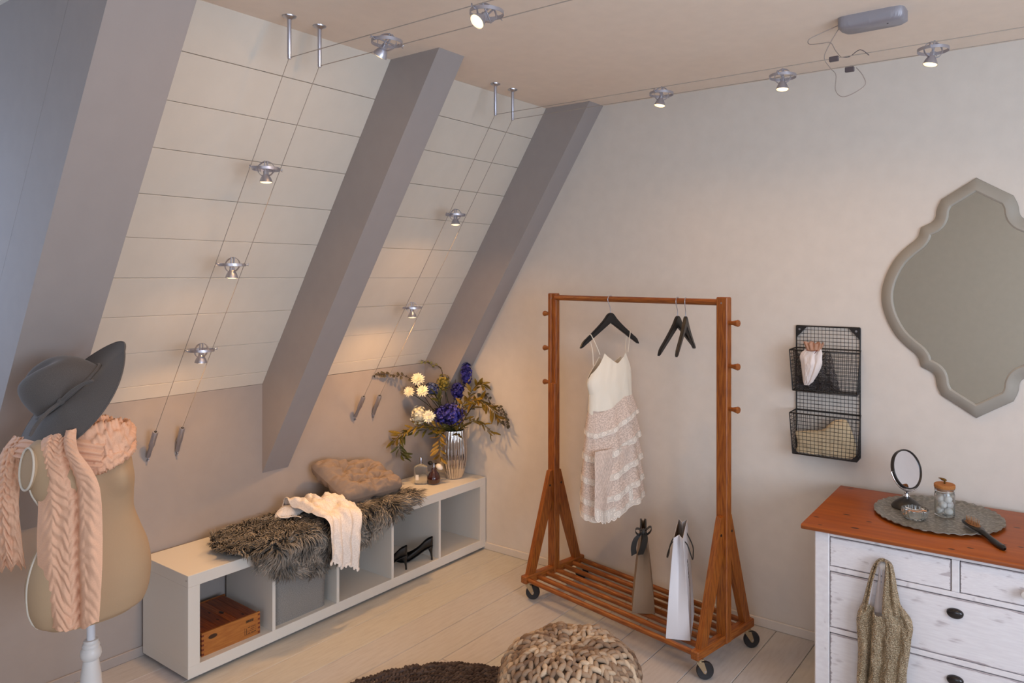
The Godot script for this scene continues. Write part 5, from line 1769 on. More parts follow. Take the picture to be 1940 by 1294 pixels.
func pine_top_texture() -> Texture2D:
	var w := 768
	var h := 400
	var im := Image.create(w, h, false, Image.FORMAT_RGB8)
	var n := noise(0.02, 131, 4)
	var m := noise(0.006, 132, 2)
	# knots: [x, z from the front] in metres on a top of 1.046 by 0.615
	var knots := [[0.048, 0.59, 0.010], [0.119, 0.21, 0.010], [0.026, 0.117, 0.008], [0.063, 0.032, 0.006], [0.182, 0.067, 0.011], [0.212, 0.169, 0.008], [0.565, 0.074, 0.008], [0.657, 0.176, 0.009], [0.691, 0.402, 0.009], [0.510, 0.028, 0.008], [0.603, 0.575, 0.008], [0.710, 0.179, 0.007], [0.215, 0.33, 0.006], [0.85, 0.25, 0.010], [0.93, 0.45, 0.009]]
	for py in h:
		for px in w:
			var x := px / float(w) * 1.046
			var z := (1.0 - py / float(h)) * 0.615
			var bend := 0.0
			var dark := 0.0
			for k in knots:
				var dx: float = (x - k[0]) / 2.2
				var dz: float = z - k[1]
				var d := sqrt(dx * dx + dz * dz)
				if d < 0.06:
					bend += signf(dz) * 0.012 * exp(-d * d / (k[2] * k[2] * 4.0))
					dark = maxf(dark, 1.0 - smoothstep(k[2] * 0.35, k[2] * 0.8, d))
			var plank := floorf(z / 0.1535)
			var g := n.get_noise_2d(x * 60.0 + plank * 400.0, (z + bend) * 1500.0) * 0.5 + 0.5
			g = g * 0.7 + 0.3 * (m.get_noise_2d(x * 300.0 + plank * 900.0, z * 900.0) * 0.5 + 0.5)
			var c := Color(0.50, 0.215, 0.065).lerp(Color(0.70, 0.345, 0.115), g)
			if fmod(z, 0.1535) < 0.0012:
				c = c.darkened(0.2)
			c = c.lerp(Color(0.15, 0.05, 0.02), dark * 0.85)
			im.set_pixel(px, py, c)
	return ImageTexture.create_from_image(im)

# worn white paint; "edges" adds chips along the border of the picture
func worn_paint(sd: int, w: int, h: int, edges: bool, sx: float) -> Texture2D:
	var im := Image.create(w, h, false, Image.FORMAT_RGB8)
	var a := noise(0.018, sd, 5)
	var b := noise(0.07, sd + 1, 4)
	var c := noise(0.012, sd + 2, 3)
	for y in h:
		for x in w:
			var streak := a.get_noise_2d(x * sx * 0.35, y * 3.0)
			var fine := b.get_noise_2d(x * sx * 0.3, y * 2.4)
			var patch := c.get_noise_2d(x * sx, y * 1.6)
			var col := Color(0.815, 0.79, 0.795).lerp(Color(0.88, 0.865, 0.865), fine * 0.5 + 0.5)
			var wear: float = 0.45 * smoothstep(0.42, 0.85, patch + 0.45 * streak + 0.35 * fine)
			if edges:
				var d: float = min(min(x, w - 1 - x) / 1.0, min(y, h - 1 - y) * 1.0)
				wear = maxf(wear, 0.7 * smoothstep(0.1, 0.5, fine + 0.5 * streak + 0.42 - d * 0.24))
			col = col.lerp(Color(0.52, 0.46, 0.47), wear)
			im.set_pixel(x, y, col)
	return ImageTexture.create_from_image(im)

func dresser_and_contents():
	var o := thing("dresser", "white worn-paint chest of drawers with an orange pine top, under the mirror", "chest of drawers", DRESSER_AT, DRESSER_TURN)
	var paint := plain(Color.WHITE, 0.6)
	paint.albedo_texture = worn_paint(141, 384, 128, true, 1.0)
	var frame_paint := textured(worn_paint(151, 256, 256, false, 2.0), Vector3(2.2, 1.3, 2.2), 0.6)
	var dark := plain(Color(0.14, 0.11, 0.10), 0.9)
	# top with a rounded front edge, grain along the length
	var top_mat := plain(Color.WHITE, 0.38)
	top_mat.albedo_texture = pine_top_texture()
	top_mat.albedo_color = Color(0.96, 1.0, 0.86)
	var st := new_st()
	var prof := [Vector2(0.0, -0.615), Vector2(0.0, -0.006), Vector2(-0.002, -0.0018), Vector2(-0.006, 0.0), Vector2(-0.012, 0.0), Vector2(-0.016, -0.003), Vector2(-0.020, -0.010), Vector2(-0.020, -0.615)]
	for i in prof.size() - 1:
		if i == 0 or i > 5:
			smooth(st)
		var p: Vector2 = prof[i]
		var q: Vector2 = prof[i + 1]
		var nrm := Vector3(0, -(q.y - p.y), q.x - p.x) * -1.0
		var outw := Vector3(0, (q.y - p.y), -(q.x - p.x))
		var v0 := clampf(1.0 + p.y / 0.615, 0, 1)
		var v1 := clampf(1.0 + q.y / 0.615, 0, 1)
		var xl := -0.0
		for tr in [[[xl, p], [1.046, p], [1.046, q]], [[xl, p], [1.046, q], [xl, q]]]:
			var ps := []
			for e in tr:
				ps.append(Vector3(e[0], DRESSER_H + e[1].x, e[1].y))
			var nn: Vector3 = (ps[1] - ps[0]).cross(ps[2] - ps[0])
			var order := [0, 2, 1] if nn.dot(outw) > 0 else [0, 1, 2]
			for k in order:
				st.set_uv(Vector2(tr[k][0] / 1.046, v0 if tr[k][1] == p else v1))
				st.add_vertex(ps[k])
	flat(st)
	for x in [0.0, 1.046]:
		for i in range(1, prof.size() - 2):
			st.set_uv(Vector2(x / 1.046, 0.5))
			tri(st, Vector3(x, DRESSER_H + prof[0].x, prof[0].y), Vector3(x, DRESSER_H + prof[i].x, prof[i].y), Vector3(x, DRESSER_H + prof[i + 1].x, prof[i + 1].y), Vector3(x - 0.5, 0, 0))
	quad(st, Vector3(0, DRESSER_H, -0.615), Vector3(1.046, DRESSER_H, -0.615), Vector3(1.046, DRESSER_H - 0.02, -0.615), Vector3(0, DRESSER_H - 0.02, -0.615), Vector3(0, 0, -1))
	obj("top", st, top_mat, o)
	# carcass
	for x in [0.043, 0.983]:
		st = new_st()
		block(st, Vector3(x, 0.0, -0.605), Vector3(x + 0.02, 0.745, -0.05), 0.002)
		obj("side_panel", st, frame_paint, o)
	st = new_st()
	block(st, Vector3(0.063, 0.06, -0.60), Vector3(0.983, 0.744, -0.592), 0.0)
	obj("back_panel", st, dark, o)
	for x in [0.043, 0.948]:
		st = new_st()
		block(st, Vector3(x, 0.0, -0.055), Vector3(x + 0.055, 0.745, -0.030), 0.004)
		obj("frame_stile", st, frame_paint, o)
	for y in [[0.7285, 0.745], [0.5985, 0.6165], [0.3675, 0.3865], [0.145, 0.155]]:
		st = new_st()
		block(st, Vector3(0.0985, y[0], -0.055), Vector3(0.9475, y[1], -0.032), 0.002)
		obj("frame_rail", st, frame_paint, o)
	st = new_st()
	block(st, Vector3(0.5105, 0.617, -0.055), Vector3(0.5355, 0.728, -0.031), 0.002)
	obj("centre_stile", st, frame_paint, o)
	st = new_st()
	block(st, Vector3(0.0985, 0.03, -0.055), Vector3(0.9475, 0.144, -0.034), 0.003)
	obj("plinth_board", st, frame_paint, o)
	# drawers: [x0, x1, y0, y1]
	for d in [[0.1005, 0.5080, 0.619, 0.7245], [0.5380, 0.9455, 0.619, 0.7245], [0.1005, 0.9455, 0.389, 0.5945], [0.1005, 0.9455, 0.1575, 0.3635]]:
		var dr := Node3D.new()
		dr.name = "drawer"
		o.add_child(dr, true)
		st = new_st()
		block(st, Vector3(d[0], d[2], -0.054), Vector3(d[1], d[3], -0.0335), 0.002)
		grid(st, 1, 1, func(u, v): return Vector3(lerpf(d[0] + 0.001, d[1] - 0.001, u), lerpf(d[3] - 0.001, d[2] + 0.001, v), -0.0332), true)
		obj("front", st, paint, dr)
		st = new_st()
		block(st, Vector3(d[0] + 0.004, d[2] + 0.004, -0.50), Vector3(d[1] - 0.004, d[3] - 0.012, -0.056), 0.0)
		obj("drawer_box", st, dark, dr)
		if d[1] - d[0] < 0.5:
			st = new_st()
			lathe(st, [Vector2(0.009, -0.034), Vector2(0.008, -0.022), Vector2(0.0155, -0.014), Vector2(0.0175, -0.006), Vector2(0.015, 0.002), Vector2(0.008, 0.0055), Vector2(0.0, 0.006)], 28, Transform3D(Basis(Vector3(1, 0, 0), Vector3(0, 0, 1), Vector3(0, -1, 0)), Vector3((d[0] + d[1]) / 2.0 - 0.008, (d[2] + d[3]) / 2.0 - 0.006, 0.0)))
			obj("knob", st, plain(Color(0.84, 0.82, 0.80), 0.25), dr)
		else:
			st = new_st()
			grid(st, 32, 12, func(u, v):
				var a: float = TAU * u
				return Vector3(0.522 + cos(a) * 0.027 * sin(PI / 2 * (1.0 - v)), (d[2] + d[3]) / 2.0 + 0.054 + sin(a) * 0.0195 * sin(PI / 2 * (1.0 - v)) * (1.0 if sin(a) < 0 else 0.8), -0.033 + 0.017 * pow(sin(PI / 2 * v), 0.6)), false)
			obj("pull", st, plain(Color(0.10, 0.075, 0.07), 0.22), dr)
	tray()
	table_mirror()
	cotton_jar()
	crystal_dish()
	hair_brush()
	sequin_top()

func tray():
	var o := thing("tray", "round grey zinc tray with a hammered edge on the dresser top", "tray", on_dresser(0.425, DRESSER_H, -0.376), DRESSER_TURN)
	var zt := ramp_tex(noise(0.035, 161, 5), [[0.0, Color(0.40, 0.395, 0.37)], [0.5, Color(0.52, 0.51, 0.48)], [0.8, Color(0.64, 0.625, 0.59)], [1.0, Color(0.76, 0.745, 0.71)]], 512)
	var m := textured(zt, Vector3.ONE * 3.0, 0.42)
	m.metallic = 0.55
	M.zinc = m
	var n := noise(2.0, 162, 2)
	var prof := [[0.0, 0.0035], [0.55, 0.0035], [0.84, 0.004], [0.87, 0.006], [0.92, 0.011], [0.97, 0.014], [1.0, 0.0145]]
	var f := func(u, v, low):
		var a: float = TAU * u
		var t: float = v
		var r := lerp_table(prof, t)
		var dent: float = 0.0022 * smoothstep(0.82, 0.95, t) * sin(a * 38.0 + 2.0 * n.get_noise_2d(cos(a), sin(a)))
		var rad: float = 0.232 * t * (1.0 + 0.006 * smoothstep(0.9, 1.0, t) * sin(a * 19.0))
		return Vector3(cos(a) * rad, r[0] + dent - low, sin(a) * rad * 1.02)
	var st := new_st()
	grid(st, 180, 36, func(u, v): return f.call(u, v, 0.0), false)
	grid(st, 180, 36, func(u, v): return f.call(u, v, 0.0028), true)
	grid(st, 180, 1, func(u, v): return f.call(u, 1.0, 0.0028 * v), false)
	obj("plate", st, m, o)

func table_mirror():
	var o := thing("table_mirror", "small round swivel mirror with a dark rim on the tray", "mirror", on_dresser(0.305, DRESSER_H + 0.0035, -0.425), DRESSER_TURN)
	var darkm := plain(Color(0.16, 0.145, 0.135), 0.35)
	var st := new_st()
	lathe(st, [Vector2(0.0, 0.001), Vector2(0.056, 0.0), Vector2(0.058, 0.005), Vector2(0.050, 0.017), Vector2(0.034, 0.030), Vector2(0.017, 0.040), Vector2(0.010, 0.043), Vector2(0.0, 0.043)], 40)
	obj("base", st, darkm, o)
	st = new_st()
	lathe(st, [Vector2(0.011, 0.042), Vector2(0.013, 0.046), Vector2(0.008, 0.049), Vector2(0.007, 0.054), Vector2(0.0105, 0.060), Vector2(0.007, 0.066), Vector2(0.009, 0.072), Vector2(0.0, 0.076)], 24)
	obj("stem", st, M.chrome, o)
	var c := Vector3(0.0, 0.156, 0.004)
	var nrm := Vector3(0.82, 0.30, 0.48).normalized()
	var x := Vector3.UP.cross(nrm).normalized()
	var y := nrm.cross(x)
	var b := Transform3D(Basis(x, nrm, x.cross(nrm)), c)
	st = new_st()
	lathe(st, [Vector2(0.0, -0.011), Vector2(0.070, -0.011), Vector2(0.078, -0.008), Vector2(0.0795, 0.0), Vector2(0.0785, 0.0075), Vector2(0.0755, 0.0085), Vector2(0.0735, 0.006), Vector2(0.072, 0.0)], 64, b)
	var rim := obj("rim", st, darkm, o)
	st = new_st()
	lathe(st, [Vector2(0.0725, 0.0030), Vector2(0.0, 0.0032)], 64, b)
	obj("glass", st, plain(Color(0.88, 0.88, 0.90), 0.01, 1.0), o)
	# fork that carries the disc
	st = new_st()
	var pts := []
	for k in 21:
		var a := PI + PI * k / 20.0
		pts.append(c + x * cos(a) * 0.086 + y * sin(a) * 0.086 - nrm * 0.001)
	tube(st, pts, 0.0032, 8)
	tube(st, [pts[0], c - x * 0.077], 0.003, 8)
	tube(st, [pts[20], c + x * 0.077], 0.003, 8)
	obj("fork", st, M.chrome, o)

func clear_glass() -> StandardMaterial3D:
	var g := plain(Color(0.97, 0.98, 0.97, 0.04), 0.02)
	g.refraction_enabled = true
	g.refraction_scale = 0.05
	return g

func cotton_jar():
	var base := on_dresser(0.447, DRESSER_H + 0.0035, -0.400)
	var o := thing("glass_jar", "clear glass jar with a cork lid and bronze bird knob on the tray", "jar", base, DRESSER_TURN)
	var st := new_st()
	lathe(st, [Vector2(0.0, 0.0), Vector2(0.033, 0.0), Vector2(0.0365, 0.004), Vector2(0.037, 0.085), Vector2(0.035, 0.092), Vector2(0.0345, 0.094), Vector2(0.037, 0.097), Vector2(0.037, 0.108), Vector2(0.0355, 0.109), Vector2(0.0335, 0.108), Vector2(0.0325, 0.094), Vector2(0.0345, 0.084), Vector2(0.034, 0.008), Vector2(0.030, 0.0055), Vector2(0.0, 0.005)], 40)
	obj("glass_body", st, clear_glass(), o)
	st = new_st()
	lathe(st, [Vector2(0.0, 0.098), Vector2(0.0315, 0.099), Vector2(0.0325, 0.1095), Vector2(0.038, 0.1097), Vector2(0.0385, 0.112), Vector2(0.0385, 0.121), Vector2(0.0365, 0.1235), Vector2(0.0, 0.124)], 36)
	var cork := textured(ramp_tex(noise(0.2, 171, 3), [[0.0, Color(0.55, 0.33, 0.15)], [1.0, Color(0.74, 0.50, 0.26)]], 128), Vector3.ONE * 9.0, 0.85)
	obj("cork_lid", st, cork, o)
	st = new_st()
	tube(st, [Vector3(0, 0.124, 0), Vector3(0, 0.136, 0)], 0.0035, 8)
	ball(st, at(Vector3(-0.004, 0.140, 0.0), Vector3(0, 0, -0.2)), Vector3(0.012, 0.0055, 0.006), 14, 8)
	tube(st, [Vector3(-0.012, 0.143, 0), Vector3(-0.022, 0.144, 0)], [0.0035, 0.001], 8)
	obj("bird_knob", st, plain(Color(0.42, 0.30, 0.12), 0.35, 0.8), o)
	var cot := plain(Color(0.90, 0.89, 0.89), 0.95)
	var wob := noise(60.0, 172, 3)
	var spots := [[0.016, 0.020, 0.010], [-0.016, 0.021, 0.008], [0.002, 0.020, -0.017], [0.018, 0.043, -0.006], [-0.012, 0.045, -0.010], [-0.004, 0.045, 0.017], [0.013, 0.067, 0.010], [-0.015, 0.066, 0.006], [0.006, 0.070, -0.014]]
	for i in 9:
		var s: Array = spots[i]
		var c := base + Vector3(s[0], s[1], s[2]).rotated(Vector3.UP, DRESSER_TURN)
		var ball_st := new_st()
		grid(ball_st, 20, 12, func(u, v):
			var d := Vector3(sin(PI * v) * cos(TAU * u), -cos(PI * v), sin(PI * v) * sin(TAU * u))
			var q := d * 0.0145
			return q * (1.0 + 0.16 * wob.get_noise_3d(q.x + i, q.y, q.z)), true)
		var cb := obj("cotton_ball", ball_st, cot)
		cb.position = c
		tag(cb, ["white cotton ball at the bottom of the glass jar, one of three", "white cotton ball in the middle layer of the glass jar", "white cotton ball on top of the pile in the glass jar"][i / 3], "cotton ball", "cotton balls in the glass jar")

func crystal_dish():
	var base := on_dresser(0.355, DRESSER_H + 0.0035, -0.300)
	var o := thing("crystal_dish", "low cut-crystal dish holding cotton swabs, before the small mirror", "dish", base, DRESSER_TURN)
	var st := new_st()
	lathe(st, [Vector2(0.0, 0.0), Vector2(0.036, 0.0), Vector2(0.040, 0.003), Vector2(0.0495, 0.022), Vector2(0.051, 0.034), Vector2(0.0495, 0.0375), Vector2(0.047, 0.036), Vector2(0.044, 0.018), Vector2(0.036, 0.007), Vector2(0.0, 0.006)], 96, Transform3D(), 18, 0.10)
	obj("glass_body", st, clear_glass(), o)
	for k in 6:
		var a := k * 0.33 - 0.9
		st = new_st()
		var d := Vector3(cos(a), 0.0, sin(a))
		var c := Vector3(0.002 * k - 0.006, 0.020 + 0.0028 * k, 0.003 * (k % 3) - 0.002)
		var tilt := Vector3(0, 0.014 if k == 5 else 0.006 * (k % 2), 0)
		var p0 := c - d * 0.036 - tilt
		var p1 := c + d * 0.036 + tilt
		tube(st, [p0, p1], 0.0012, 6)
		for e in [p0, p1]:
			ball(st, Transform3D(Basis.looking_at(d, Vector3.UP), e), Vector3(0.0026, 0.0026, 0.007), 10, 6)
		var sw := obj("cotton_swab", st, plain(Color(0.86, 0.62, 0.45) if k < 4 else Color(0.9, 0.88, 0.85), 0.7))
		sw.position = base
		sw.rotation.y = DRESSER_TURN
		tag(sw, "cotton swab lying in the crystal dish", "cotton swab", "cotton swabs in the crystal dish")

func hair_brush():
	var p0 := Vector3(0.522, 0.0, -0.325)
	var p1 := Vector3(0.668, 0.0, -0.100)
	var dir := (p1 - p0).normalized()
	var o := thing("hair_brush", "black hair brush with tan bristles resting on the tray's edge", "hair brush", on_dresser(0.595, DRESSER_H + 0.005, -0.212))
	o.basis = Basis(dir.rotated(Vector3.UP, DRESSER_TURN), Vector3.UP, dir.rotated(Vector3.UP, DRESSER_TURN).cross(Vector3.UP))
	# local x runs from the head's end (-) to the handle's end (+)
	var l := p0.distance_to(p1)
	var tab := [[0.0, 0.004], [0.04, 0.016], [0.12, 0.0225], [0.28, 0.0235], [0.40, 0.020], [0.48, 0.0125], [0.56, 0.0095], [0.75, 0.0115], [0.9, 0.0125], [0.97, 0.010], [1.0, 0.003]]
	var st := new_st()
	var y_at := func(t: float) -> float: return 0.0165 - 0.012 * smoothstep(0.25, 0.9, t)
	grid(st, 28, 60, func(u, v):
		var r: float = lerp_table(tab, v)[0]
		var a: float = TAU * u
		return Vector3((v - 0.5) * l, y_at.call(v) + sin(a) * minf(r, 0.0095 if v > 0.45 else 0.007), cos(a) * r), true)
	obj("handle", st, plain(Color(0.085, 0.08, 0.08), 0.3), o)
	st = new_st()
	grid(st, 28, 10, func(u, v):
		var a: float = TAU * u
		return Vector3((0.23 - 0.5) * l + cos(a) * 0.044 * (1.0 - v), y_at.call(0.2) + 0.006 + 0.004 * sin(PI / 2 * v), sin(a) * 0.019 * (1.0 - v)), false)
	obj("bristle_pad", st, plain(Color(0.50, 0.34, 0.20), 0.7), o)
	st = new_st()
	for i in 17:
		for j in 7:
			var x := (i - 8) / 8.0
			var z := (j - 3) / 3.0 + (0.16 if i % 2 else 0.0)
			if x * x + z * z > 1.0:
				continue
			var b := Vector3((0.23 - 0.5) * l + x * 0.041, y_at.call(0.2) + 0.008, z * 0.0165)
			tube(st, [b, b + Vector3(x * 0.003, 0.015, z * 0.003)], [0.0011, 0.0007], 5)
	var br := obj("bristles", st, plain(Color(0.66, 0.46, 0.28), 0.6), o)
	br.set_meta("kind", "stuff")

func sequin_top():
	var o := thing("sequin_camisole", "gold sequin top hung by its straps on the dresser's white knob", "top", on_dresser(0.296, 0.666, -0.01), DRESSER_TURN)
	var off := Vector3(0.296, 0.666, -0.01)
	var col := ramp_tex(noise(0.16, 181, 2, FastNoiseLite.TYPE_CELLULAR), [[0.0, Color(0.42, 0.35, 0.26)], [0.3, Color(0.66, 0.57, 0.45)], [0.55, Color(0.78, 0.70, 0.58)], [0.75, Color(0.92, 0.86, 0.74)], [1.0, Color(1.0, 0.98, 0.92)]], 512)
	var gold := textured(col, Vector3.ONE * 3.2, 0.3)
	gold.metallic = 0.22
	var nt := NoiseTexture2D.new()
	nt.width = 512
	nt.height = 512
	nt.seamless = true
	nt.as_normal_map = true
	nt.bump_strength = 24.0
	nt.noise = noise(0.15, 182, 2, FastNoiseLite.TYPE_CELLULAR)
	gold.normal_enabled = true
	gold.normal_texture = nt
	gold.normal_scale = 1.4
	var satin := plain(Color(0.74, 0.70, 0.69), 0.35)
	var n := noise(6.0, 183, 3)
	# body: from the armholes down past the frame's edge
	var left := [Vector3(0.228, 0.530, 0.012), Vector3(0.208, 0.470, 0.016), Vector3(0.213, 0.37, 0.020), Vector3(0.210, 0.25, 0.022), Vector3(0.205, 0.10, 0.022)]
	var right := [Vector3(0.352, 0.555, 0.014), Vector3(0.392, 0.492, 0.012), Vector3(0.388, 0.42, 0.014), Vector3(0.374, 0.30, 0.018), Vector3(0.372, 0.10, 0.020)]
	var body := func(u, v):
		var q := cr(left, v).lerp(cr(right, v), u)
		var v_neck: float = 0.055 * exp(-pow((u - 0.46) / 0.20, 2.0)) * clamp(1.0 - v * 5.0, 0.0, 1.0)
		q.y -= v_neck
		q.z += 0.010 * sin(u * 22.0 + 1.2 * n.get_noise_2d(u, v)) * (0.5 + 0.5 * v) + 0.016 * sin(PI * u) + 0.007 * n.get_noise_2d(u * 0.8, v * 0.5 + 5.0)
		q.z -= 0.018 * exp(-pow((u - 0.28 + 0.10 * v) / 0.035, 2.0))
		return q - off
	var st := new_st()
	sheet(st, 90, 90, body, 0.003)
	obj("body", st, gold, o)
	# right strap: broad, from the knob down the front
	st = new_st()
	var sl := [Vector3(0.290, 0.686, 0.002), Vector3(0.305, 0.688, 0.012), Vector3(0.305, 0.640, 0.020), Vector3(0.300, 0.580, 0.028), Vector3(0.298, 0.505, 0.034)]
	var sr := [Vector3(0.290, 0.692, -0.006), Vector3(0.322, 0.684, 0.006), Vector3(0.335, 0.645, 0.012), Vector3(0.345, 0.590, 0.016), Vector3(0.362, 0.515, 0.020)]
	sheet(st, 24, 50, func(u, v): return cr(sl, v).lerp(cr(sr, v), u) + Vector3(0, 0, 0.006 * sin(u * 11.0)) - off, 0.003)
	obj("strap", st, gold, o)
	st = new_st()
	sl = [Vector3(0.300, 0.689, 0.004), Vector3(0.282, 0.684, 0.010), Vector3(0.272, 0.650, 0.014), Vector3(0.258, 0.590, 0.020), Vector3(0.243, 0.500, 0.028)]
	sr = [Vector3(0.300, 0.695, -0.002), Vector3(0.278, 0.690, 0.002), Vector3(0.258, 0.655, 0.004), Vector3(0.244, 0.600, 0.010), Vector3(0.226, 0.520, 0.016)]
	sheet(st, 16, 50, func(u, v): return cr(sr, v).lerp(cr(sl, v), u) + Vector3(0, 0, 0.004 * sin(u * 9.0)) - off, 0.003)
	obj("strap", st, gold, o)
	# the back's straps and lining show between them
	for s in [[0.283, 0.287, 0.263, 0.285], [0.294, 0.300, 0.282, 0.306], [0.262, 0.270, 0.232, 0.246]]:
		st = new_st()
		sheet(st, 8, 30, func(u, v): return Vector3(lerpf(lerpf(s[0], s[1], u), lerpf(s[2], s[3], u), v), lerpf(0.664, 0.500, v), 0.001 + 0.004 * sin(PI * u)) - off, 0.0015)
		obj("lining", st, satin, o)

# ------------------------------------------------------------------ on the back wall
func wall_things():
	wall_mirror()
	organizer()

func wall_mirror():
	var o := thing("wall_mirror", "large greige mirror with a scalloped pointed outline above the dresser", "mirror", Vector3(3.131, 1.618, 0.0))
	var q := [[0.0, 0.445], [-0.045, 0.4168], [-0.0963, 0.3854], [-0.1045, 0.3653], [-0.1085, 0.3366], [-0.1201, 0.3081], [-0.1426, 0.2841], [-0.173, 0.2685], [-0.1810, 0.2437], [-0.2021, 0.2149], [-0.2409, 0.182], [-0.2763, 0.1443], [-0.3041, 0.095], [-0.3215, 0.045], [-0.3270, 0.0]]
	# smooth each run between the corners (0, 2, 7), then mirror it into the four quarters
	var quarter := []
	var runs := [[0, 1, 2], [2, 3, 4, 5, 6, 7], [7, 8, 9, 10, 11, 12, 13, 14]]
	for run in runs:
		var pts := []
		for k in run:
			pts.append(Vector3(q[k][0], q[k][1], 0))
		if run[0] == 7:
			pts.append(Vector3(-0.3215, -0.045, 0))
		var m := 10 if run[0] != 0 else 4
		for i in m * (run.size() - 1):
			var t := float(i) / (m * (pts.size() - 1))
			var c := cr(pts, t)
			quarter.append(Vector2(c.x, c.y))
	quarter.append(Vector2(-0.327, 0.0))
	var poly := []
	var k := quarter.size()
	for i in k:
		poly.append(quarter[i])
	for i in range(k - 2, -1, -1):
		poly.append(Vector2(quarter[i].x, -quarter[i].y))
	for i in range(1, k):
		poly.append(Vector2(-quarter[i].x, -quarter[i].y))
	for i in range(k - 2, 0, -1):
		poly.append(Vector2(-quarter[i].x, quarter[i].y))
	var n := poly.size()
	var nrm := []
	for i in n:
		var a: Vector2 = poly[(i - 1 + n) % n]
		var b: Vector2 = poly[(i + 1) % n]
		var e0: Vector2 = (poly[i] - a).normalized()
		var e1: Vector2 = (b - poly[i]).normalized()
		var m := (Vector2(e0.y, -e0.x) + Vector2(e1.y, -e1.x)).normalized()
		if m.dot(poly[i]) < 0:
			m = -m
		var c: float = absf(m.dot(Vector2(e0.y, -e0.x)))
		nrm.append(m / maxf(c, 0.72))
	# the frame slopes from a lip round the glass back to the wall
	var prof := [[-0.004, 0.020], [-0.004, 0.029], [0.002, 0.033], [0.010, 0.0325], [0.030, 0.024], [0.044, 0.011], [0.047, 0.002]]
	var st := new_st()
	for j in prof.size() - 1:
		if j != 3 and j != 4:
			smooth(st)
		for i in n:
			var l := (i + 1) % n
			var ps := []
			for z in [[i, j], [l, j], [l, j + 1], [i, j + 1]]:
				var xy: Vector2 = poly[z[0]] + nrm[z[0]] * prof[z[1]][0]
				ps.append(Vector3(xy.x, xy.y, prof[z[1]][1]))
			var dz: float = prof[j + 1][1] - prof[j][1]
			var dr: float = prof[j + 1][0] - prof[j][0]
			var mm: Vector2 = nrm[i]
			quad(st, ps[0], ps[1], ps[2], ps[3], Vector3(-mm.x * dz, -mm.y * dz, dr))
	obj("frame", st, plain(Color(0.60, 0.58, 0.54), 0.55), o)
	st = new_st()
	var pk := PackedVector2Array()
	for i in n:
		pk.append(poly[i] - nrm[i] * 0.0035)
	prism(st, pk, 0.004, 0.0215)
	obj("glass", st, plain(Color(0.84, 0.83, 0.79), 0.02, 1.0), o)

func wire_panel(st, nx: int, ny: int, f: Callable, r := 0.0011):
	for i in nx + 1:
		var u := float(i) / nx
		tube(st, [f.call(u, 0.0), f.call(u, 1.0)], r, 5, false)
	for j in ny + 1:
		var v := float(j) / ny
		tube(st, [f.call(0.0, v), f.call(1.0, v)], r, 5, false)

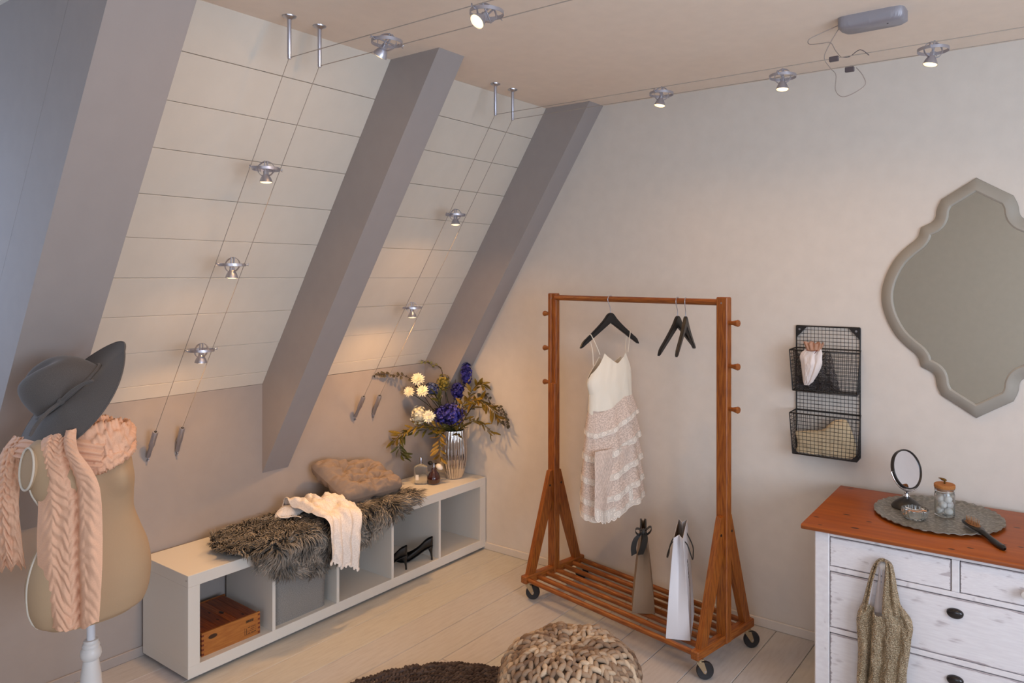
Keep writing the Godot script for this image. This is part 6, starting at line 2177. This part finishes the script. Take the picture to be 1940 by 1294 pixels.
func organizer():
	var o := thing("wire_organizer", "black wire mesh wall organizer with two baskets", "wall organizer", Vector3(2.521, 0.88, 0.0))
	var off := o.position
	var x0 := 2.377
	var x1 := 2.667
	var y0 := 0.885
	var y1 := 1.474
	var st := new_st()
	wire_panel(st, 17, 34, func(u, v): return Vector3(lerpf(x0, x1, u), lerpf(y0, y1, v), 0.008) - off)
	obj("mesh_back", st, M.wire_black, o)
	st = new_st()
	for e in [[Vector3(x0, y0, 0.008), Vector3(x0, y1, 0.008)], [Vector3(x1, y0, 0.008), Vector3(x1, y1, 0.008)], [Vector3(x0, y1, 0.008), Vector3(x1, y1, 0.008)]]:
		tube(st, [e[0] - off, e[1] - off], 0.0034, 8)
	obj("frame_wire", st, M.wire_black, o)
	for s in [-1.0, 1.0]:
		st = new_st()
		var cx = 2.522 + s * 0.143
		prism(st, PackedVector2Array([Vector2(cx, y1), Vector2(cx, y1 - 0.052), Vector2(cx - s * 0.050, y1)]), 0.004, 0.0125, at(-off))
		var pl := obj("corner_plate", st, M.wire_black, o)
		st = new_st()
		tube(st, [Vector3(cx - s * 0.014, y1 - 0.015, 0.012) - off, Vector3(cx - s * 0.014, y1 - 0.015, 0.0145) - off], 0.005, 12)
		obj("screw", st, M.steel, pl)
	# baskets: [rim y, bottom y]
	for b in [[1.368, 1.181], [1.076, 0.888]]:
		var bk := Node3D.new()
		bk.name = "basket"
		o.add_child(bk, true)
		var rim := [Vector3(x0, b[0] + 0.004, 0.010), Vector3(2.374, b[0], 0.100), Vector3(2.690, b[0], 0.100), Vector3(x1 + 0.003, b[0] + 0.004, 0.010)]
		var low := [Vector3(x0, b[1], 0.010), Vector3(2.386, b[1], 0.092), Vector3(2.674, b[1], 0.092), Vector3(x1, b[1], 0.010)]
		for side in 3:
			st = new_st()
			var a: Vector3 = rim[side] - off
			var c: Vector3 = rim[side + 1] - off
			var d: Vector3 = low[side + 1] - off
			var g: Vector3 = low[side] - off
			wire_panel(st, 17 if side == 1 else 6, 11, func(u, v): return g.lerp(d, u).lerp(a.lerp(c, u), v))
			obj("mesh_side", st, M.wire_black, bk)
		st = new_st()
		wire_panel(st, 17, 5, func(u, v): return (low[0] - off).lerp(low[3] - off, u).lerp((low[1] - off).lerp(low[2] - off, u), v))
		obj("mesh_bottom", st, M.wire_black, bk)
		st = new_st()
		for ring in [rim, low]:
			tube(st, ring.map(func(p): return p - off), 0.0032, 8)
		for k in [1, 2]:
			tube(st, [rim[k] - off, low[k] - off], 0.0026, 8)
		tube(st, [rim[0] - off, rim[3] - off], 0.003, 8)
		obj("rim_wire", st, M.wire_black, bk)
		if b[0] < 1.2:
			for s in [0, 1]:
				st = new_st()
				var x: float = low[1].x if s == 0 else low[2].x
				var t := 1.0 if s == 0 else -1.0
				prism(st, PackedVector2Array([Vector2(x, b[1]), Vector2(x + t * 0.03, b[1]), Vector2(x, b[1] + 0.03)]), 0.0915, 0.0945, at(-off))
				obj("corner_plate", st, M.wire_black, bk)
	# white pouch hung over the upper basket's rim
	var nz := noise(14.0, 191, 3)
	var p := thing("satin_pouch", "white satin pouch with a blush ruffled top, hung over the upper basket", "pouch", Vector3(2.485, 1.22, 0.112))
	var pp := p.position
	var tabp := [[0.0, 2.447, 2.470], [0.10, 2.442, 2.488], [0.35, 2.437, 2.512], [0.6, 2.432, 2.528], [0.78, 2.427, 2.528], [0.90, 2.436, 2.529], [1.0, 2.455, 2.526]]
	st = new_st()
	for s in [1.0, -1.0]:
		grid(st, 36, 40, func(u, v):
			var r := lerp_table(tabp, v)
			var bul := 0.016 * sin(PI * clampf(v * 1.02, 0, 1)) + 0.004
			return Vector3(lerpf(r[0], r[1], u), lerpf(1.212, 1.378, v), 0.116 + s * (bul * pow(sin(PI * u), 0.7) + 0.004 * nz.get_noise_2d(u * 0.35, v * 0.25) * sin(PI * u)) - 0.006 * exp(-pow((u - 0.62 - 0.1 * v) / 0.07, 2.0)) * s) - pp, s > 0.0 and false or s < 0.0)
	obj("pouch_body", st, plain(Color(0.84, 0.80, 0.78), 0.4), p)
	st = new_st()
	sheet(st, 90, 8, func(u, v):
		var a: float = TAU * u
		var rr := lerpf(0.030, 0.046, v)
		return Vector3(2.490 + cos(a) * rr * 1.0, lerpf(1.370, 1.407, v) + 0.005 * sin(a * 9.0) * v, 0.114 + sin(a) * rr * 0.30 + 0.006 * sin(a * 11.0) * v) - pp, 0.0012)
	obj("ruffle", st, plain(Color(0.70, 0.53, 0.43), 0.7), p)
	st = new_st()
	tube(st, curve([Vector3(2.458, 1.374, 0.124), Vector3(2.485, 1.370, 0.134), Vector3(2.510, 1.374, 0.128), Vector3(2.506, 1.368, 0.133), Vector3(2.500, 1.36, 0.134)], 20).map(func(v): return v - pp), 0.0016, 6)
	obj("tie_cord", st, M.dark_knob, p)
	# crumpled dark lace behind it
	p = thing("black_lace", "crumpled sheer black lace inside the upper wire basket", "lingerie", Vector3(2.49, 1.20, 0.055))
	pp = p.position
	var lm := StandardMaterial3D.new()
	lm.albedo_texture = lace_texture(Color(0.20, 0.17, 0.165), 193, 0.65)
	lm.transparency = BaseMaterial3D.TRANSPARENCY_ALPHA
	lm.roughness = 0.7
	lm.uv1_scale = Vector3(1.6, 1.4, 1)
	for layer in 2:
		st = new_st()
		grid(st, 44, 40, func(u, v):
			var top := 1.372 if layer == 0 else 1.285
			var w0 := 2.385 if layer == 0 else 2.40
			var w1 := lerpf(2.592, 2.552, v) if layer == 0 else 2.595
			var y := lerpf(1.190, top - 0.03 * absf(sin(u * 7.0 + layer)) - (0.05 * u if layer == 1 else 0.0), v)
			return Vector3(lerpf(w0, w1, u), y, 0.060 + 0.022 * layer + 0.018 * nz.get_noise_2d(u * 0.4 + layer, v * 0.4) + 0.006 * sin(u * 23.0)) - pp, false)
		obj("lace_layer", st, lm, p)
	# beige clothes folded in the lower basket
	p = thing("folded_cloth", "cream folded cloth bundle standing in the lower wire basket", "folded cloth", Vector3(2.52, 0.892, 0.05))
	pp = p.position
	var tops := [[0.0, 0.985], [0.22, 0.992], [0.48, 1.008], [0.62, 1.046], [0.72, 1.058], [0.85, 1.058], [0.93, 1.015], [1.0, 0.955]]
	st = new_st()
	for s in [1.0, -1.0]:
		grid(st, 60, 30, func(u, v):
			var t: float = lerp_table(tops, u)[0]
			var x := lerpf(2.386 + 0.018 * (1.0 - v) * sin(PI * v), 2.660, u)
			var y := lerpf(0.893, t, v)
			var d := 0.030 * pow(maxf(sin(PI * u), 0.0), 0.35) * pow(clampf(1.0 - pow(v, 5.0), 0.0, 1.0), 0.5) 
			d += (0.004 * sin(u * 9.0 + v * 16.0) + 0.008 * nz.get_noise_2d(u * 0.4, v * 0.4)) * sin(PI * u) * (1.0 - v)
			return Vector3(x, y, 0.052 + s * d) - pp, s < 0.0)
	obj("cloth", st, textured(ramp_tex(noise(0.2, 195, 2), [[0.0, Color(0.72, 0.655, 0.53)], [1.0, Color(0.83, 0.765, 0.64)]], 128), Vector3.ONE * 8.0, 0.85), p)

# ------------------------------------------------------------------ pouf and rug on the floor
func multi(called, m: Mesh, xs: Array, cols: Array, mat, parent):
	var mm := MultiMesh.new()
	mm.transform_format = MultiMesh.TRANSFORM_3D
	mm.use_colors = true
	mm.mesh = m
	mm.instance_count = xs.size()
	for i in xs.size():
		mm.set_instance_transform(i, xs[i])
		mm.set_instance_color(i, cols[i])
	var mi := MultiMeshInstance3D.new()
	mi.name = called
	mi.multimesh = mm
	mi.material_override = mat
	mi.set_meta("kind", "stuff")
	parent.add_child(mi)

func yarn_material(c: Color) -> StandardMaterial3D:
	var m := textured(ramp_tex(noise(0.12, 201, 3), [[0.0, Color(0.62, 0.62, 0.62)], [1.0, Color(1, 1, 1)]], 256), Vector3(12, 12, 12), 0.95)
	m.albedo_color = c
	m.vertex_color_use_as_albedo = true
	return m

func floor_things():
	# rug: a round crocheted mat with a scalloped border
	var rug := thing("crochet_rug", "round dark brown crocheted rug with a scalloped edge", "rug", Vector3(1.545, 0.0, 1.600))
	var st := new_st()
	var edge := func(a: float) -> float: return 0.525 + 0.022 * absf(sin(a * 17.0))
	grid(st, 204, 8, func(u, v):
		var a: float = TAU * u
		var r: float = edge.call(a) * v
		return Vector3(cos(a) * r, 0.016 * (1.0 - pow(v, 12.0)) + 0.001, sin(a) * r), false)
	obj("mat", st, plain(Color(0.36, 0.305, 0.28), 0.95), rug)
	var lump := new_st()
	tube(lump, curve([Vector3(-0.011, 0, 0), Vector3(-0.004, 0.004, 0.003), Vector3(0.004, 0.004, -0.003), Vector3(0.011, 0, 0)], 6), [0.0025, 0.005, 0.006, 0.0065, 0.006, 0.005, 0.0025], 7)
	lump.generate_normals()
	var lump_mesh := lump.commit()
	var xs := []
	var cols := []
	var r := RandomNumberGenerator.new()
	r.seed = 23
	for ring in 34:
		var rad := 0.02 + ring * 0.0155
		var cnt := int(TAU * rad / 0.0145)
		for k in cnt:
			var a := TAU * (k + 0.5 * (ring % 2)) / cnt
			var wave := 0.012 * absf(sin(a * 17.0)) * smoothstep(0.3, 0.52, rad)
			var rr := rad + wave
			var sc := r.randf_range(0.85, 1.2) * (1.0 + 0.25 * smoothstep(0.46, 0.53, rad))
			var b := Basis(Vector3.UP, -a + PI / 2 + (0.55 if ring % 2 else -0.55) + r.randf_range(-0.2, 0.2)).scaled(Vector3.ONE * sc)
			xs.append(Transform3D(b, Vector3(cos(a) * rr, 0.0155 + r.randf_range(-0.002, 0.003) + 0.006 * smoothstep(0.47, 0.53, rad), sin(a) * rr)))
			cols.append(Color(1, 1, 1).lerp(Color(0.62, 0.56, 0.53), r.randf()).srgb_to_linear())
	multi("crochet_stitches", lump_mesh, xs, cols, yarn_material(Color(0.42, 0.36, 0.335)), rug)
	# pouf: fat knitted stitches in cables that run out from the crown
	var pouf := thing("knitted_pouf", "chunky beige-brown cable-knit pouf at the picture's bottom edge", "pouf", Vector3(1.953, 0.021, 1.272))
	var tab := [[0.0, 0.0, 0.318], [0.14, 0.05, 0.330], [0.30, 0.115, 0.338], [0.45, 0.175, 0.322], [0.58, 0.222, 0.285], [0.70, 0.246, 0.235], [0.82, 0.254, 0.170], [0.92, 0.240, 0.085], [1.0, 0.17, 0.0]]
	var shape := func(t: float, a: float) -> Vector3:
		var q := lerp_table(tab, t)
		return Vector3(cos(a) * q[0], q[1], sin(a) * q[0])
	st = new_st()
	grid(st, 64, 30, func(u, v): return shape.call(v, TAU * u) * 0.955 + Vector3(0, 0.004, 0), false)
	grid(st, 64, 1, func(u, v): return shape.call(1.0, TAU * u) * (1.0 if v < 0.5 else 0.0), false)
	obj("core", st, plain(Color(0.70, 0.62, 0.54), 0.95), pouf)
	lump = new_st()
	tube(lump, curve([Vector3(-0.030, -0.006, 0), Vector3(-0.014, 0.004, 0.003), Vector3(0.004, 0.007, 0.0), Vector3(0.020, 0.003, -0.003), Vector3(0.031, -0.006, 0.0)], 10), [0.004, 0.0085, 0.0115, 0.013, 0.0135, 0.0135, 0.013, 0.012, 0.010, 0.007, 0.003], 10)
	lump.generate_normals()
	lump_mesh = lump.commit()
	xs = []
	cols = []
	var tone := noise(9.0, 211, 2)
	var rows := [[0.06, 14], [0.12, 16], [0.175, 22], [0.23, 28], [0.285, 36], [0.34, 42], [0.395, 48], [0.45, 54], [0.50, 58], [0.55, 62], [0.60, 66], [0.645, 68], [0.69, 70], [0.735, 70], [0.78, 72], [0.825, 72], [0.87, 72], [0.915, 70], [0.96, 66]]
	for j in rows.size():
		var t: float = rows[j][0]
		var cnt: int = rows[j][1]
		for k in cnt:
			var a := TAU * (k + 0.5) / cnt + r.randf_range(-0.03, 0.03)
			var tt := t + r.randf_range(-0.012, 0.012)
			var p: Vector3 = shape.call(tt, a)
			var down: Vector3 = (shape.call(minf(tt + 0.04, 1.0), a) - shape.call(maxf(tt - 0.04, 0.0), a)).normalized()
			var round_ := Vector3(-sin(a), 0, cos(a))
			var nrm := round_.cross(down).normalized()
			if nrm.dot(p - Vector3(0, 0.15, 0)) < 0:
				nrm = -nrm
			# neighbours lean against each other and make the V of a stitch
			var lean: float = 0.0 if j == 0 else (0.62 if k % 2 else -0.62)
			var dir := down.rotated(nrm, lean + r.randf_range(-0.12, 0.12))
			var sc := (0.72 if j < 2 else 0.68) * r.randf_range(0.9, 1.15)
			var swell := 0.006 * sin(a * 7.0) + r.randf_range(-0.004, 0.004)
			xs.append(Transform3D(Basis(dir, nrm, dir.cross(nrm)).scaled(Vector3.ONE * sc), p + nrm * (0.002 + swell)))
			var c := clampf(0.55 + 0.6 * tone.get_noise_3d(p.x, p.y, p.z) + r.randf_range(-0.3, 0.3), 0.0, 1.0)
			cols.append(Color(0.50, 0.39, 0.31).lerp(Color(0.96, 0.88, 0.78), c).srgb_to_linear())
	multi("knit_stitches", lump_mesh, xs, cols, yarn_material(Color(0.98, 0.95, 0.91)), pouf)
